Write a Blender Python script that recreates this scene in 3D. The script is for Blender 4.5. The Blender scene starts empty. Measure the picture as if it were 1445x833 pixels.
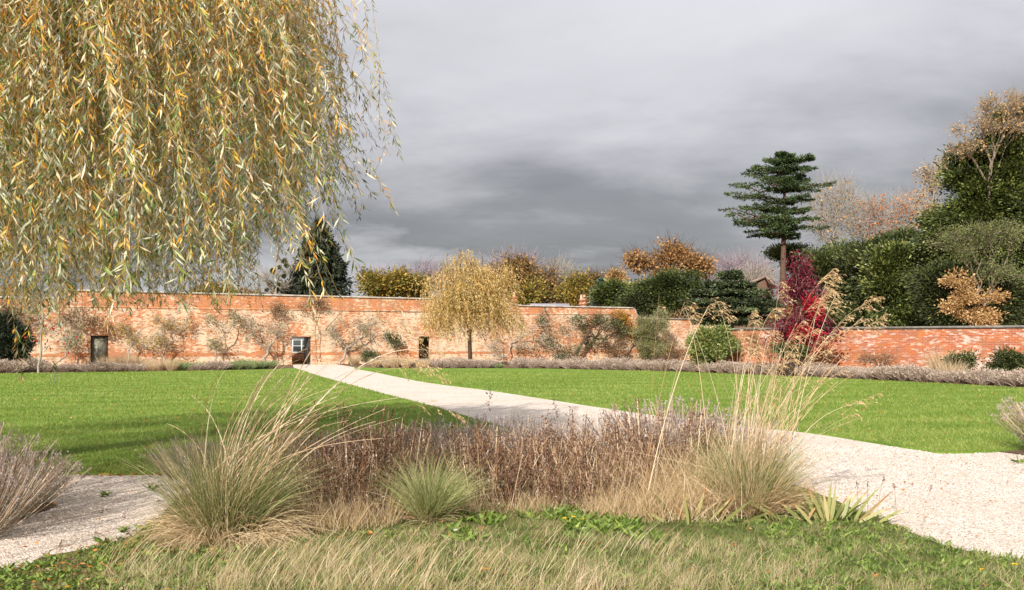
import bpy, math, numpy as np
from mathutils import Vector
from mathutils.geometry import tessellate_polygon
C = bpy.context
COL = C.scene.collection
R_ = math.radians
EYE = 1.6; F = 1400.0; CX = 722.5; HY = 481.0
def ratio(px): return (px - CX) / F
def gp(px, py):
    """ground point seen at a place of the survey picture"""
    Y = EYE * F / (py - HY); return (ratio(px) * Y, Y)
def hz(py, Y): return EYE + (HY - py) / F * Y
def rng(s): return np.random.default_rng(s)

# ------------------------------------------------------------------ mesh building
class MB:
    def __init__(s): s.V=[]; s.Q=[]; s.T=[]; s.t=[]; s.n=0
    def add(s, V, quads=None, tris=None, t=0.5):
        V = np.asarray(V, float).reshape(-1,3)
        if quads is not None and len(quads): s.Q.append(np.asarray(quads).reshape(-1,4)+s.n)
        if tris is not None and len(tris): s.T.append(np.asarray(tris).reshape(-1,3)+s.n)
        s.V.append(V); s.t.append(np.broadcast_to(np.asarray(t,float), (len(V),)) if np.ndim(t)<=1 else t.reshape(-1))
        s.n += len(V)
    def mesh(s, name, mat, off=(0,0,0), smooth=False):
        me = bpy.data.meshes.new(name)
        V = (np.concatenate(s.V)-np.asarray(off)) if s.V else np.zeros((0,3))
        Q = np.concatenate(s.Q) if s.Q else np.zeros((0,4),int)
        T = np.concatenate(s.T) if s.T else np.zeros((0,3),int)
        me.vertices.add(len(V)); me.vertices.foreach_set('co', V.astype(np.float32).ravel())
        idx = np.concatenate([Q.ravel(), T.ravel()]).astype(np.int32)
        st = np.concatenate([np.arange(len(Q))*4, len(Q)*4+np.arange(len(T))*3]).astype(np.int32)
        me.loops.add(len(idx)); me.loops.foreach_set('vertex_index', idx)
        me.polygons.add(len(st)); me.polygons.foreach_set('loop_start', st)
        if smooth: me.polygons.foreach_set('use_smooth', np.ones(len(st), bool))
        a = me.attributes.new('t','FLOAT','POINT')
        a.data.foreach_set('value', np.clip(np.concatenate(s.t),0,1).astype(np.float32) if s.t else np.zeros(0,np.float32))
        me.materials.append(mat); me.update(calc_edges=True); me.validate()
        return me
    def obj(s, name, mat, parent=None, off=(0,0,0), smooth=False):
        o = bpy.data.objects.new(name, s.mesh(name, mat, off, smooth)); COL.objects.link(o)
        if parent is not None: o.parent = parent
        return o
    def box(s, lo, hi, t=0.5):
        x0,y0,z0 = lo; x1,y1,z1 = hi
        V=[(x0,y0,z0),(x1,y0,z0),(x1,y1,z0),(x0,y1,z0),(x0,y0,z1),(x1,y0,z1),(x1,y1,z1),(x0,y1,z1)]
        s.add(V,[(0,3,2,1),(4,5,6,7),(0,1,5,4),(1,2,6,5),(2,3,7,6),(3,0,4,7)],t=t)
def nrm(v): return v/(np.linalg.norm(v,axis=-1,keepdims=True)+1e-9)
def tag(o, label=None, cat=None, group=None, kind=None):
    if label: o['label']=label
    if cat: o['category']=cat
    if group: o['group']=group
    if kind: o['kind']=kind
    return o
def empty(name, loc, label=None, cat=None, group=None):
    o = bpy.data.objects.new(name, None); COL.objects.link(o); o.location=loc; o.empty_display_size=.2
    return tag(o,label,cat,group)
def copy_tree(o):
    c=o.copy(); COL.objects.link(c)
    for ch in list(o.children):
        d=ch.copy(); COL.objects.link(d); d.parent=c
        for g in list(ch.children):
            e=g.copy(); COL.objects.link(e); e.parent=d
    return c
def ribbons(m, P, W, t, side=None, seed=0):
    N,K,_=P.shape
    if side is None:
        r=rng(seed+N); side=nrm(np.cross(P[:,-1]-P[:,0], r.normal(size=(N,3))))
    W=np.broadcast_to(W,(N,K))
    S=side[:,None,:]*W[:,:,None]*.5
    V=np.stack([P-S,P+S],2).reshape(-1,3)
    b=(np.arange(N)*K*2)[:,None]; k=np.arange(K-1)[None,:]*2
    a=(b+k).ravel(); m.add(V,np.stack([a,a+1,a+3,a+2],1), t=np.repeat(np.broadcast_to(t,(N,)),K*2))
def leaves(m, P, D, L, W, t, seed=0, fold=0.25):
    """pointed folded leaves: two quads each, broad at the middle"""
    r=rng(seed+7); N=len(P); D=nrm(D); S=nrm(np.cross(D,r.normal(size=(N,3)))); U=np.cross(S,D)
    L=np.broadcast_to(L,(N,))[:,None]; W=np.broadcast_to(W,(N,))[:,None]
    mid=P+D*L*.45
    V=np.stack([P, mid+S*W*.5+U*W*fold, P+D*L, mid-S*W*.5+U*W*fold],1).reshape(-1,3)
    a=np.arange(N)*4
    m.add(V, tris=np.concatenate([np.stack([a,a+1,a+2],1),np.stack([a,a+2,a+3],1)]), t=np.repeat(np.broadcast_to(t,(N,)),4))
def tubes(m, A, B, ra, rb, n=5, t=.5):
    N=len(A)
    if N==0: return
    D=nrm(B-A); ref=np.where(np.abs(D[:,2:3])>.9,np.array([[1.,0,0]]),np.array([[0,0,1.]]))
    S=nrm(np.cross(D,ref)); U=np.cross(S,D)
    an=np.arange(n)*2*np.pi/n; c=np.cos(an)[None,:,None]; s=np.sin(an)[None,:,None]
    ring=S[:,None,:]*c+U[:,None,:]*s
    ra=np.broadcast_to(ra,(N,))[:,None,None]; rb=np.broadcast_to(rb,(N,))[:,None,None]
    V=np.concatenate([A[:,None,:]+ring*ra,B[:,None,:]+ring*rb],1).reshape(-1,3)
    b=(np.arange(N)*2*n)[:,None]; k=np.arange(n)[None,:]; k2=(k+1)%n
    m.add(V,np.stack([(b+k).ravel(),(b+k2).ravel(),(b+k2+n).ravel(),(b+k+n).ravel()],1),t=np.repeat(np.broadcast_to(t,(N,)),2*n))
def blades(m, base, phi, th0, bend, L, W, t, K=4, wind=(0,0,0), seed=0, taper=True, curve=1.3, out=False):
    N=len(base); s=(np.arange(K)/(K-1))**curve
    th=np.asarray(th0).reshape(-1,1)-np.asarray(bend).reshape(-1,1)*s[None,:]
    th=np.broadcast_to(th,(N,K)); phi=np.broadcast_to(phi,(N,))
    d=np.stack([np.cos(th)*np.cos(phi)[:,None],np.cos(th)*np.sin(phi)[:,None],np.sin(th)],-1)
    d=d+np.asarray(wind)[None,None,:]*s[None,:,None]; d=nrm(d)
    L=np.broadcast_to(L,(N,))
    P=np.concatenate([base[:,None,:],base[:,None,:]+np.cumsum(d[:,:-1]*(L/(K-1))[:,None,None],1)],1)
    w=np.broadcast_to(W,(N,))[:,None]*((1-.85*s)[None,:] if taper else np.ones((1,K)))
    P[:,:,2]=np.maximum(P[:,:,2],.012)
    ribbons(m,P,w,t,seed=seed)
    return P,d

# ------------------------------------------------------------------ materials
def lin(h):
    h=h.lstrip('#'); c=[int(h[i:i+2],16)/255 for i in (0,2,4)]
    return tuple((x/12.92 if x<=.04045 else ((x+.055)/1.055)**2.4) for x in c)+(1,)
class NT:
    def __init__(s,name):
        s.m=bpy.data.materials.new(name); s.m.use_nodes=True; s.t=s.m.node_tree; s.t.nodes.clear()
    def n(s,typ,**kw):
        x=s.t.nodes.new('ShaderNode'+typ)
        for k,v in kw.items(): setattr(x,k,v)
        return x
    def l(s,a,b): s.t.links.new(a,b)
    def out(s,sh): o=s.n('OutputMaterial'); s.l(sh,o.inputs['Surface']); return s.m
    def ramp(s,fac,stops,interp='LINEAR'):
        r=s.n('ValToRGB'); r.color_ramp.interpolation=interp; e=r.color_ramp.elements
        while len(e)<len(stops): e.new(.5)
        for i,(p,c) in enumerate(stops):
            e[i].position=p; e[i].color=lin(c) if isinstance(c,str) else ((c,c,c,1) if not isinstance(c,tuple) else c)
        if fac is not None: s.l(fac,r.inputs[0])
        return r.outputs[0]
    def noise(s,vec,scale,detail=4,rough=.55,dist=0.0):
        x=s.n('TexNoise'); x.inputs['Scale'].default_value=scale; x.inputs['Detail'].default_value=detail
        x.inputs['Roughness'].default_value=rough; x.inputs['Distortion'].default_value=dist
        if vec is not None: s.l(vec,x.inputs['Vector'])
        return x.outputs['Fac']
    def math(s,op,a,b=None,c=None,clamp=False):
        x=s.n('Math',operation=op); x.use_clamp=clamp
        for i,v in enumerate((a,b,c)):
            if v is None: continue
            if isinstance(v,(int,float)): x.inputs[i].default_value=v
            else: s.l(v,x.inputs[i])
        return x.outputs[0]
    def mix(s,f,a,b,mode='MIX'):
        x=s.n('MixRGB',blend_type=mode)
        for i,v in enumerate((f,a,b)):
            if isinstance(v,(int,float)): x.inputs[i].default_value=v if i==0 else (v,v,v,1)
            elif isinstance(v,str): x.inputs[i].default_value=lin(v)
            elif isinstance(v,tuple): x.inputs[i].default_value=v
            else: s.l(v,x.inputs[i])
        return x.outputs[0]
    def mapping(s,vec,scale=(1,1,1),rot=(0,0,0),loc=(0,0,0)):
        x=s.n('Mapping'); x.inputs['Scale'].default_value=scale; x.inputs['Rotation'].default_value=rot; x.inputs['Location'].default_value=loc
        s.l(vec,x.inputs['Vector']); return x.outputs[0]
    def bump(s,h,strength=.5,dist=.02):
        b=s.n('Bump'); b.inputs['Strength'].default_value=strength; b.inputs['Distance'].default_value=dist; s.l(h,b.inputs['Height']); return b.outputs[0]
    def bsdf(s,col,rough=.8,spec=.3,normal=None,metal=0):
        b=s.n('BsdfPrincipled'); b.inputs['Roughness'].default_value=rough; b.inputs['Specular IOR Level'].default_value=spec; b.inputs['Metallic'].default_value=metal
        if isinstance(col,str): b.inputs['Base Color'].default_value=lin(col)
        else: s.l(col,b.inputs['Base Color'])
        if normal is not None: s.l(normal,b.inputs['Normal'])
        return b.outputs[0]
def leafmat(name,stops,rough=.55,transl=.3,spec=.25,back=None,gain=1.0):
    k=NT(name); a=k.n('Attribute',attribute_name='t')
    if gain!=1.0:
        stops=[(p,tuple(min(1,v*gain) for v in lin(c)[:3])+(1,)) for p,c in stops]
    c=k.ramp(a.outputs['Fac'],stops)
    if back:
        g=k.n('NewGeometry'); c=k.mix(k.math('MULTIPLY',g.outputs['Backfacing'],.55),c,back)
    b=k.bsdf(c,rough,spec); t=k.n('BsdfTranslucent'); k.l(c,t.inputs['Color'])
    mx=k.n('MixShader'); mx.inputs[0].default_value=transl; k.l(b,mx.inputs[1]); k.l(t.outputs[0],mx.inputs[2])
    return k.out(mx.outputs[0])
def barkmat(name,a,b,scale=6):
    k=NT(name); g=k.n('TexCoord'); v=k.mapping(g.outputs['Object'],(scale,scale,scale*.25)); f=k.noise(v,3,5,.65)
    c=k.ramp(f,[(.3,a),(.7,b)]); return k.out(k.bsdf(c,.9,.15,k.bump(f,.6,.03)))
def plain(name,col,rough=.7,spec=.3,metal=0,var=.12,scale=8):
    k=NT(name); g=k.n('TexCoord'); f=k.noise(g.outputs['Object'],scale,5,.6)
    dk=tuple(v*(1-var*2) for v in lin(col)[:3])+(1,); lt=tuple(min(1,v*(1+var)) for v in lin(col)[:3])+(1,)
    c=k.ramp(f,[(.3,dk),(.7,lt)]); return k.out(k.bsdf(c,rough,spec,k.bump(f,.15,.01),metal))

def brickmat(name, reds, cream, bias, band=None, streak=.35, mossy=False):
    k=NT(name); g=k.n('TexCoord'); sp=k.n('SeparateXYZ'); k.l(g.outputs['Object'],sp.inputs[0])
    cb=k.n('CombineXYZ'); k.l(sp.outputs[0],cb.inputs[0]); k.l(sp.outputs[2],cb.inputs[1]); v=cb.outputs[0]
    def brick(c1,c2,mo,bias_=0):
        b=k.n('TexBrick'); b.inputs['Scale'].default_value=1; b.inputs['Brick Width'].default_value=.235; b.inputs['Row Height'].default_value=.078
        b.inputs['Mortar Size'].default_value=.011; b.inputs['Mortar Smooth'].default_value=.2; b.inputs['Bias'].default_value=bias_
        for i,c in enumerate((c1,c2,mo)): b.inputs[['Color1','Color2','Mortar'][i]].default_value=lin(c) if isinstance(c,str) else c
        k.l(v,b.inputs['Vector']); return b
    b1=brick(reds[0],reds[1],reds[2]); b2=brick((0,0,0,1),(1,1,1,1),(.5,.5,.5,1))
    hue=k.noise(k.mapping(v,(1.2,2.5,1)),1.3,4,.6)
    col=k.mix(k.math('MULTIPLY',hue,1.0),b1.outputs['Color'],reds[3],'MIX') if False else k.mix(k.ramp(hue,[(.4,0.0),(.65,.75)]),b1.outputs['Color'],reds[3])
    n1=k.noise(v,.42,5,.6,.6); n2=k.noise(k.mapping(v,(.55,5.0,1)),1.6,4,.6); n3=k.noise(k.mapping(v,(3.2,10,1)),1.3,2,.5)
    f=k.math('ADD',k.math('MULTIPLY',n1,1.2),k.math('MULTIPLY',n2,streak*1.6))
    n4=k.noise(k.mapping(v,(1,2.0,1)),2.6,3,.6)
    f=k.math('ADD',f,k.math('MULTIPLY',n3,.9)); f=k.math('ADD',f,k.math('MULTIPLY',n4,.7)); f=k.math('ADD',f,k.math('MULTIPLY',b2.outputs['Color'],.22)); f=k.math('SUBTRACT',f,.52)
    f=k.math('ADD',f,bias)
    if band is not None:
        z=sp.outputs[2]
        if len(band)==5:   # band only on the stretch left of s
            up=k.n('MapRange'); up.interpolation_type='SMOOTHSTEP'; k.l(z,up.inputs[0]); up.inputs[1].default_value=band[0]-.06; up.inputs[2].default_value=band[0]+.06
            up.inputs[3].default_value=0; up.inputs[4].default_value=band[1]
            ls=k.n('MapRange'); k.l(sp.outputs[0],ls.inputs[0]); ls.inputs[1].default_value=band[2]-9; ls.inputs[2].default_value=band[2]+6; ls.inputs[3].default_value=1; ls.inputs[4].default_value=.45
            f=k.math('ADD',f,k.math('MULTIPLY',up.outputs[0],ls.outputs[0]))
            # bare red course low on the wall
            d=k.math('ABSOLUTE',k.math('SUBTRACT',z,band[3])); e=k.n('MapRange'); k.l(d,e.inputs[0]); e.inputs[1].default_value=.05; e.inputs[2].default_value=.14; e.inputs[3].default_value=band[4]; e.inputs[4].default_value=0
            f=k.math('ADD',f,e.outputs[0])
    m=k.n('MapRange'); k.l(f,m.inputs[0]); m.inputs[1].default_value=1.16; m.inputs[2].default_value=1.36
    lime=k.mix(k.noise(v,5,4,.7),cream[0],cream[1])
    lime=k.mix(k.ramp(b1.outputs['Fac'],[(0,0.0),(1,.35)]),lime,cream[2])
    col=k.mix(m.outputs[0],col,lime)
    dirt=k.noise(k.mapping(v,(2.2,.5,1)),1.1,5,.7)
    col=k.mix(k.ramp(dirt,[(.46,0.0),(.74,.6)]),col,'#7b6653')
    if mossy:
        gm=k.noise(v,1.7,4,.6); col=k.mix(k.ramp(gm,[(.56,0.0),(.75,.5)]),col,'#c8812e')
    h=k.math('SUBTRACT',k.math('MULTIPLY',k.noise(v,14,4,.6),.3),b1.outputs['Fac'])
    return k.out(k.bsdf(col,.9,.1,k.bump(h,.45,.012)))

M={}
BARK_PALE=barkmat('bark_pale','#8c8378','#b5ab9c'); BARK=barkmat('bark_brown','#4a3b2e','#75614c'); BARK_DK=barkmat('bark_dark','#332a22','#5c4a3a')
BARK_LIMB=barkmat('bark_limb','#6b5e50','#9a8b78'); BARK_RED=barkmat('bark_red_brown','#43332a','#6e5647'); BARK_PURPLE=barkmat('twig_purple','#7d6a73','#a08f94'); BARK_GREY=barkmat('twig_grey','#80776b','#a89d8e')

# ------------------------------------------------------------------ skeletons and crowns
def skeleton(trunk, targets, bf=.55, sub=2, sag=0.0, seed=0):
    r=rng(seed); nodes=[tuple(p) for p in trunk]; par=[-1]+list(range(len(trunk)-1)); pl=[0.0]
    for i in range(1,len(trunk)): pl.append(pl[-1]+float(np.linalg.norm(np.subtract(trunk[i],trunk[i-1]))))
    first=max(1,len(trunk)//3)
    cap=len(trunk)+len(targets)*sub+5
    A=np.zeros((cap,3)); A[:len(trunk)]=trunk; PL=np.zeros(cap); PL[:len(trunk)]=pl; n=len(trunk)
    for t in targets[np.argsort(np.linalg.norm(targets-np.asarray(trunk[-1]),axis=1))]:
        d=np.linalg.norm(A[first:n]-t,axis=1); cost=d+bf*PL[first:n]+.6*np.maximum(0,A[first:n,2]-t[2]); j=int(np.argmin(cost))+first; p=j
        for s in range(1,sub+1):
            f=s/sub; q=A[j]*(1-f)+t*f
            if s<sub: q=q+r.normal(size=3)*d[j-first]*.07; q[2]-=sag*d[j-first]*math.sin(math.pi*f)
            A[n]=q; PL[n]=PL[p]+np.linalg.norm(q-A[p]); par.append(p); p=n; n+=1
    par=np.array(par); cnt=np.ones(n)
    for i in range(n-1,0,-1): cnt[par[i]]+=cnt[i]
    return A[:n],par,cnt
def skin(m,A,par,cnt,R,rmin=.01,pw=.5,n=5,t=.5):
    rad=np.maximum(R*(cnt/cnt[0])**pw,rmin); i=np.arange(1,len(A))
    tubes(m,A[par[1:]],A[i],np.minimum(rad[par[1:]],rad[i]*1.5),rad[i],n,t)
def tree(name,label,cat,d,px,blobs,leafm,bark,R=.25,r=.6,nper=40,leaf=(.2,.12),flat=.8,trunk_top=None,group=None,seed=1,
         twig=0,twigL=.7,base_px=None,zbase=0,outward=.6,bend=0,thin=True,crown='crown',droop=0,tvar=.18,depth=1.0,sides=5,rmin=.012,bf=.55,trunkw=None,shell=2.3,root_y=None,lump=7,lumpr=.30,nsub=2):
    g=rng(seed); X0=ratio(px)*d; base=np.array([X0,d if root_y is None else root_y,zbase])
    T=[];TT=[]
    for b in blobs:
        cx,cy,rx,ry,n=b[:5]; dy=b[5] if len(b)>5 else 0; dd=d+dy
        if lump and n>=12:
            nl=max(4,n//lump); lc=nrm(g.normal(size=(nl,3)))*(g.random((nl,1))**(1/shell))*.86; li=g.integers(0,nl,n)
            ls=(.6+.8*g.random(nl))[li][:,None]; u=lc[li]+nrm(g.normal(size=(n,3)))*g.random((n,1))**.5*lumpr*ls*[1,1,.75]
        else: u=nrm(g.normal(size=(n,3)))*(g.random((n,1))**(1/shell))
        c=np.array([ratio(cx)*dd,dd,hz(cy,dd)]); rr=np.array([rx*dd/F,rx*dd/F*depth,ry*dd/F])
        T.append(c+u*rr); TT.append(np.full(n,b[6] if len(b)>6 else 0.0))
    T=np.concatenate(T); TT=np.concatenate(TT); ok=T[:,2]>zbase+.25; T=T[ok]; TT=TT[ok]
    cen=T.mean(0); zt=trunk_top if trunk_top is not None else (T[:,2].min()*.5+cen[2]*.5)
    top=np.array([base[0]*.5+cen[0]*.5+bend,base[1]*.6+cen[1]*.4,zt]); K=6
    tr=[base+(top-base)*(k/K)+np.array([math.sin(k*1.3+seed)*.05,0,0])*(0<k<K) for k in range(K+1)]
    A,par,cnt=skeleton(tr,T,bf=bf,sub=nsub,seed=seed,sag=droop*.1)
    root=empty(name,tuple(base),label,cat,group)
    mt=MB(); i=np.arange(1,len(A)); rad=np.maximum(R*(cnt/cnt[0])**.55,rmin)
    istr=i<=K
    tubes(mt,A[par[1:]][istr],A[i][istr],rad[par[1:]][istr],rad[i][istr],8)
    big=(~istr)
    tubes(mt,A[par[1:]][big],A[i][big],np.minimum(rad[par[1:]][big],rad[i][big]*1.6),rad[i][big],sides)
    mt.obj('trunk',bark,root,base,smooth=True)
    m=MB()
    if twig:
        N=len(T)*twig; tid=np.repeat(np.arange(len(T)),twig); P=T[tid]+g.normal(size=(N,3))*r*.25
        o=nrm(P-cen)*.7+np.array([0,0,.5])+g.normal(size=(N,3))*.5; D=nrm(o)
        K2=3; s=np.arange(K2)/(K2-1); LL=twigL*(.5+g.random(N))
        pts=P[:,None,:]+D[:,None,:]*(LL[:,None]*s[None,:])[:,:,None]+g.normal(size=(N,1,3))*.12*(s**2)[None,:,None]
        mw=MB(); ribbons(mw,pts,rmin*1.3*(1-.6*s)[None,:],.5,seed=seed); mw.obj('twigs',bark,root,base)
    if nper:
        ct=g.normal(size=len(T))*tvar+TT; N=len(T)*nper; tid=np.repeat(np.arange(len(T)),nper)
        o=g.normal(size=(N,3))*r*.5; o[:,2]*=flat
        P=T[tid]+o; D=nrm(o)*.8+nrm(P-cen)*outward+g.normal(size=(N,3))*.45+np.array([0,0,-droop])
        tt=.5+ct[tid]+g.normal(size=N)*.17
        leaves(m,P,D,leaf[0]*(.6+.8*g.random(N)),leaf[1]*(.7+.6*g.random(N)),tt,seed)
        m.obj(crown,leafm,root,base)
    return root
def layered(name,label,cat,d,px,layers,leafm,bark,R=.3,leaf=(.25,.1),nb=9,per=150,rise=.12,droop=0.0,trunk_to=None,seed=3,pad=.32,depth=.9,thick=.12,group=None,up=.35,trunk_px=None,hang=0,zbase=0,bstart=.25,zj=.12):
    """conifer whose boughs grow in tiers; each tier is (py, px left, px right)"""
    g=rng(seed); X0=ratio(px)*d; base=np.array([X0,d,zbase]); root=empty(name,tuple(base),label,cat,group)
    zs=[hz(l[0],d) for l in layers]; ztop=max(zs)+.3*(R/.3)
    tx=ratio(trunk_px if trunk_px else px)*d
    def axis(z): f=min(1,max(0,(z-zbase)/(ztop-zbase))); return np.array([X0+(tx-X0)*f,d,z])
    mt=MB(); K=14; pts=[axis(zbase+(ztop-zbase)*k/K) for k in range(K+1)]; rr=[R*(1-.9*(k/K))+.01 for k in range(K+1)]
    tubes(mt,np.array(pts[:-1]),np.array(pts[1:]),np.array(rr[:-1]),np.array(rr[1:]),9); 
    BA,BB,ra,rb=[],[],[],[]; m=MB()
    for li,(py,xl,xr) in enumerate(layers):
        z=hz(py,d); ex_l=abs(ratio(xl)*d-axis(z)[0]); ex_r=abs(ratio(xr)*d-axis(z)[0]); zc=z-rise*(ex_l+ex_r)*.5
        for b in range(nb):
            az=2*math.pi*(b+g.random()*.8)/nb+li*.7
            if b==0: az=g.normal()*.12
            if b==1: az=math.pi+g.normal()*.12
            w=math.cos(az); L=(ex_r if w>0 else ex_l)*abs(w)+(ex_l+ex_r)*.5*depth*(1-abs(w))
            if b>1: L*=.74+.32*g.random()
            h=np.array([math.cos(az),math.sin(az),0]); KK=6; s=np.arange(KK)/(KK-1)
            a0=axis(max(zc+g.normal()*zj*(R/.3),zbase+.1))
            P=a0[None,:]+h[None,:]*(L*s)[:,None]; P[:,2]+=rise*L*np.sin(s*1.7)*1.1-droop*L*s**1.6; P+=g.normal(size=(KK,3))*.03*L*(s>0)[:,None]*(s<1)[:,None]
            rise_=rise*(1+.5*g.normal()) if zj>.12 else rise; P[:,2]+=(rise_-rise)*L*s; rb0=R*.28*(L/(ex_l+ex_r+.01)+.3)
            BA+=list(P[:-1]); BB+=list(P[1:]); ra+=list(rb0*(1-.85*s[:-1])+.006); rb+=list(rb0*(1-.85*s[1:])+.006)
            n=int(per*(.4+L/(max(ex_l,ex_r)+.01)*.7)); f=bstart+(1-bstart)*g.random(n)**.8; kf=f*(KK-1); ki=np.minimum(kf.astype(int),KK-2); fr=(kf-ki)[:,None]
            q=P[ki]*(1-fr)+P[ki+1]*fr; lat=np.array([-math.sin(az),math.cos(az),0])
            wd=pad*L*np.sin(np.pi*np.clip(f,.05,.97)**1.1)+.05*L
            l=(g.random(n)*2-1)*wd; q=q+lat[None,:]*l[:,None]+h[None,:]*(-np.abs(l)*.5)[:,None]
            q[:,2]+=g.normal(size=n)*thick*(R/.3)-.12*np.abs(l)
            D=h[None,:]*.7+lat[None,:]*np.sign(l)[:,None]*.6+g.normal(size=(n,3))*.4+np.array([0,0,up])
            if hang: 
                hm=g.random(n)<.5; q[hm,2]-=g.random(hm.sum())*hang; D[hm]=D[hm]*.5+np.array([0,0,-1.])
            tt=.5+g.normal(size=n)*.2+g.normal()*.1
            leaves(m,q,D,leaf[0]*(.6+.8*g.random(n)),leaf[1]*(.7+.6*g.random(n)),tt,seed+li*31+b)
    tubes(mt,np.array(BA),np.array(BB),np.array(ra),np.array(rb),5)
    mt.obj('trunk',bark,root,base,smooth=True); m.obj('crown',leafm,root,base)
    return root
def willow(name,label,base,cen,rad,ztop,zedge,zbot,n,step,leaf,leafm,bark,R,seed,lean=(.12,0),limbs=60,trunk_top=None,twigw=.006,keep=None,slen=(1,3),lf=.9,chaos=.03,qp=.85,zn=.06,gz=.04):
    g=rng(seed); base=np.array(base,float); root=empty(name,tuple(base),label,'tree')
    D_=np.array(cen,float); wts=D_[:,2]**2; di=g.choice(len(D_),n,p=wts/wts.sum()); dm=D_[di]
    ph=g.random(n)*2*np.pi; q=np.sqrt(g.random(n))**qp; rr=dm[:,2]*q
    x=dm[:,0]+rr*np.cos(ph); y=dm[:,1]+rr*np.sin(ph)
    z0=dm[:,4]+(dm[:,3]-dm[:,4])*np.sqrt(np.clip(1-q**2,0,1))*(.45+.6*g.random(n))+g.normal(size=n)*zn*rad
    zb=zbot(x,y,g); zb=np.maximum(zb,z0-(slen[0]+(slen[1]-slen[0])*g.random(n)))
    if keep is not None: k=keep(x,y,g); x,y,z0,zb,q,ph,rr=x[k],y[k],z0[k],zb[k],q[k],ph[k],rr[k]
    ok=z0>zb+.3; x,y,z0,zb,q,ph,rr=[a[ok] for a in (x,y,z0,zb,q,ph,rr)]; n=len(x)
    start=np.stack([x,y,z0],1)
    lp=start[g.choice(n,min(limbs,n),replace=False)].copy(); lp[:,:2]=base[:2]+(lp[:,:2]-base[:2])*.97
    tt=np.array([base[0]*.7+cen[0][0]*.3,base[1]*.7+cen[0][1]*.3,trunk_top or zedge]); tr=[base+(tt-base)*k/6 for k in range(7)]
    A,par,cnt=skeleton(tr,lp,bf=.35,sub=3,sag=-.9,seed=seed)
    mt=MB(); rad_=np.maximum(R*(cnt/cnt[0])**.5,R*.045); i=np.arange(1,len(A))
    tubes(mt,A[par[1:]],A[i],np.minimum(rad_[par[1:]],rad_[i]*1.5),rad_[i],7); mt.obj('trunk',bark,root,base,smooth=True)
    # hanging strands
    K=9; s=np.linspace(0,1,K); Ls=(z0-zb); out=np.stack([np.cos(ph),np.sin(ph)],1)*(.10*rad*(.3+q))[:,None]
    P=np.zeros((n,K,3)); P[:,:,2]=z0[:,None]-Ls[:,None]*s[None,:]**1.15+.12*rad/4*np.sin(np.pi*np.minimum(s*3,1))[None,:]
    sw=np.stack([np.full(n,lean[0]),np.full(n,lean[1])],1)+g.normal(size=(n,2))*.24
    P[:,:,:2]=start[:,None,:2]+out[:,None,:]*(1-np.exp(-4*s))[None,:,None]+sw[:,None,:]*(Ls[:,None]*s[None,:]**2)[:,:,None]*.5
    P[:,:,:2]+=np.cumsum(g.normal(size=(n,K,2))*chaos*rad/4,axis=1)
    mc=MB(); ribbons(mc,P,twigw*(1-.6*s)[None,:],.5,seed=seed)
    mtw=mc.obj('hanging_twigs',M['willow_twig'],root,base)
    cnts=np.maximum(3,(Ls/step).astype(int)); tid=np.repeat(np.arange(n),cnts); N=len(tid)
    f=g.random(N)*lf+(1-lf); kf=f*(K-1); ki=np.minimum(kf.astype(int),K-2); fr=(kf-ki)[:,None]
    pos=P[tid,ki]*(1-fr)+P[tid,ki+1]*fr; dr=nrm(P[tid,ki+1]-P[tid,ki])
    side=g.normal(size=(N,3)); side[:,2]*=.3; D=dr*(.6+.5*g.random(N))[:,None]+nrm(side)*(.25+.75*g.random(N))[:,None]
    col=.49+g.normal(size=n)[tid]*.16+g.normal(size=N)*.26+ gz*np.clip(pos[:,2]-zb[tid]-1.3,-1.3,1.3)
    m=MB(); leaves(m,pos,D,leaf[0]*(.6+.75*g.random(N)),leaf[1]*(.7+.6*g.random(N)),col,seed); m.obj('crown',leafm,root,base)
    return root

# ------------------------------------------------------------------ leaf colours
M['willow_twig']=plain('willow_twig','#a8803c',.7)
M['willow_leaf']=leafmat('willow_leaf',[(.0,'#445c26'),(.25,'#69803a'),(.45,'#989f4a'),(.6,'#d1b352'),(.8,'#e6a73e'),(1,'#dc9a3c')],.38,.26,.5,back='#d6d5c2')
M['young_willow']=leafmat('young_willow',[(0,'#857f48'),(.3,'#b79f60'),(.6,'#dcbf84'),(1,'#ecd29e')],.6,.4,.2)
M['cedar']=leafmat('cedar_needles',[(0,'#202c18'),(.4,'#384828'),(.7,'#54663c'),(1,'#7b8a56')],.6,.12)
M['cedar_low']=leafmat('cedar_blue_needles',[(0,'#1f2819'),(.4,'#374129'),(.7,'#57623f'),(1,'#8c9468')],.6,.12)
M['spruce']=leafmat('spruce_needles',[(0,'#1d241a'),(.5,'#303828'),(1,'#4c5239')],.7,.1)
M['spruce_grey']=leafmat('blue_spruce_needles',[(0,'#34463c'),(.5,'#566b5e'),(1,'#7e9184')],.7,.1)
M['yew']=leafmat('yew_foliage',[(0,'#1f2814'),(.35,'#353f1e'),(.65,'#4f582b'),(1,'#757a42')],.6,.15)
M['yew_deep']=leafmat('deep_evergreen_foliage',[(0,'#1a1f12'),(.35,'#2f361c'),(.65,'#484e28'),(1,'#6c6f3b')],.6,.15)
M['holm']=leafmat('glossy_evergreen_foliage',[(0,'#202811'),(.35,'#39421d'),(.65,'#56612b'),(1,'#939650')],.4,.2,.5)
M['oak']=leafmat('oak_autumn_leaves',[(0,'#775330'),(.4,'#a07848'),(.7,'#bd905c'),(1,'#d2ab78')],.6,.3)
M['autumn']=leafmat('autumn_green_gold_leaves',[(0,'#54592a'),(.4,'#7d7536'),(.7,'#a88a3e'),(1,'#cda652')],.6,.3)
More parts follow.
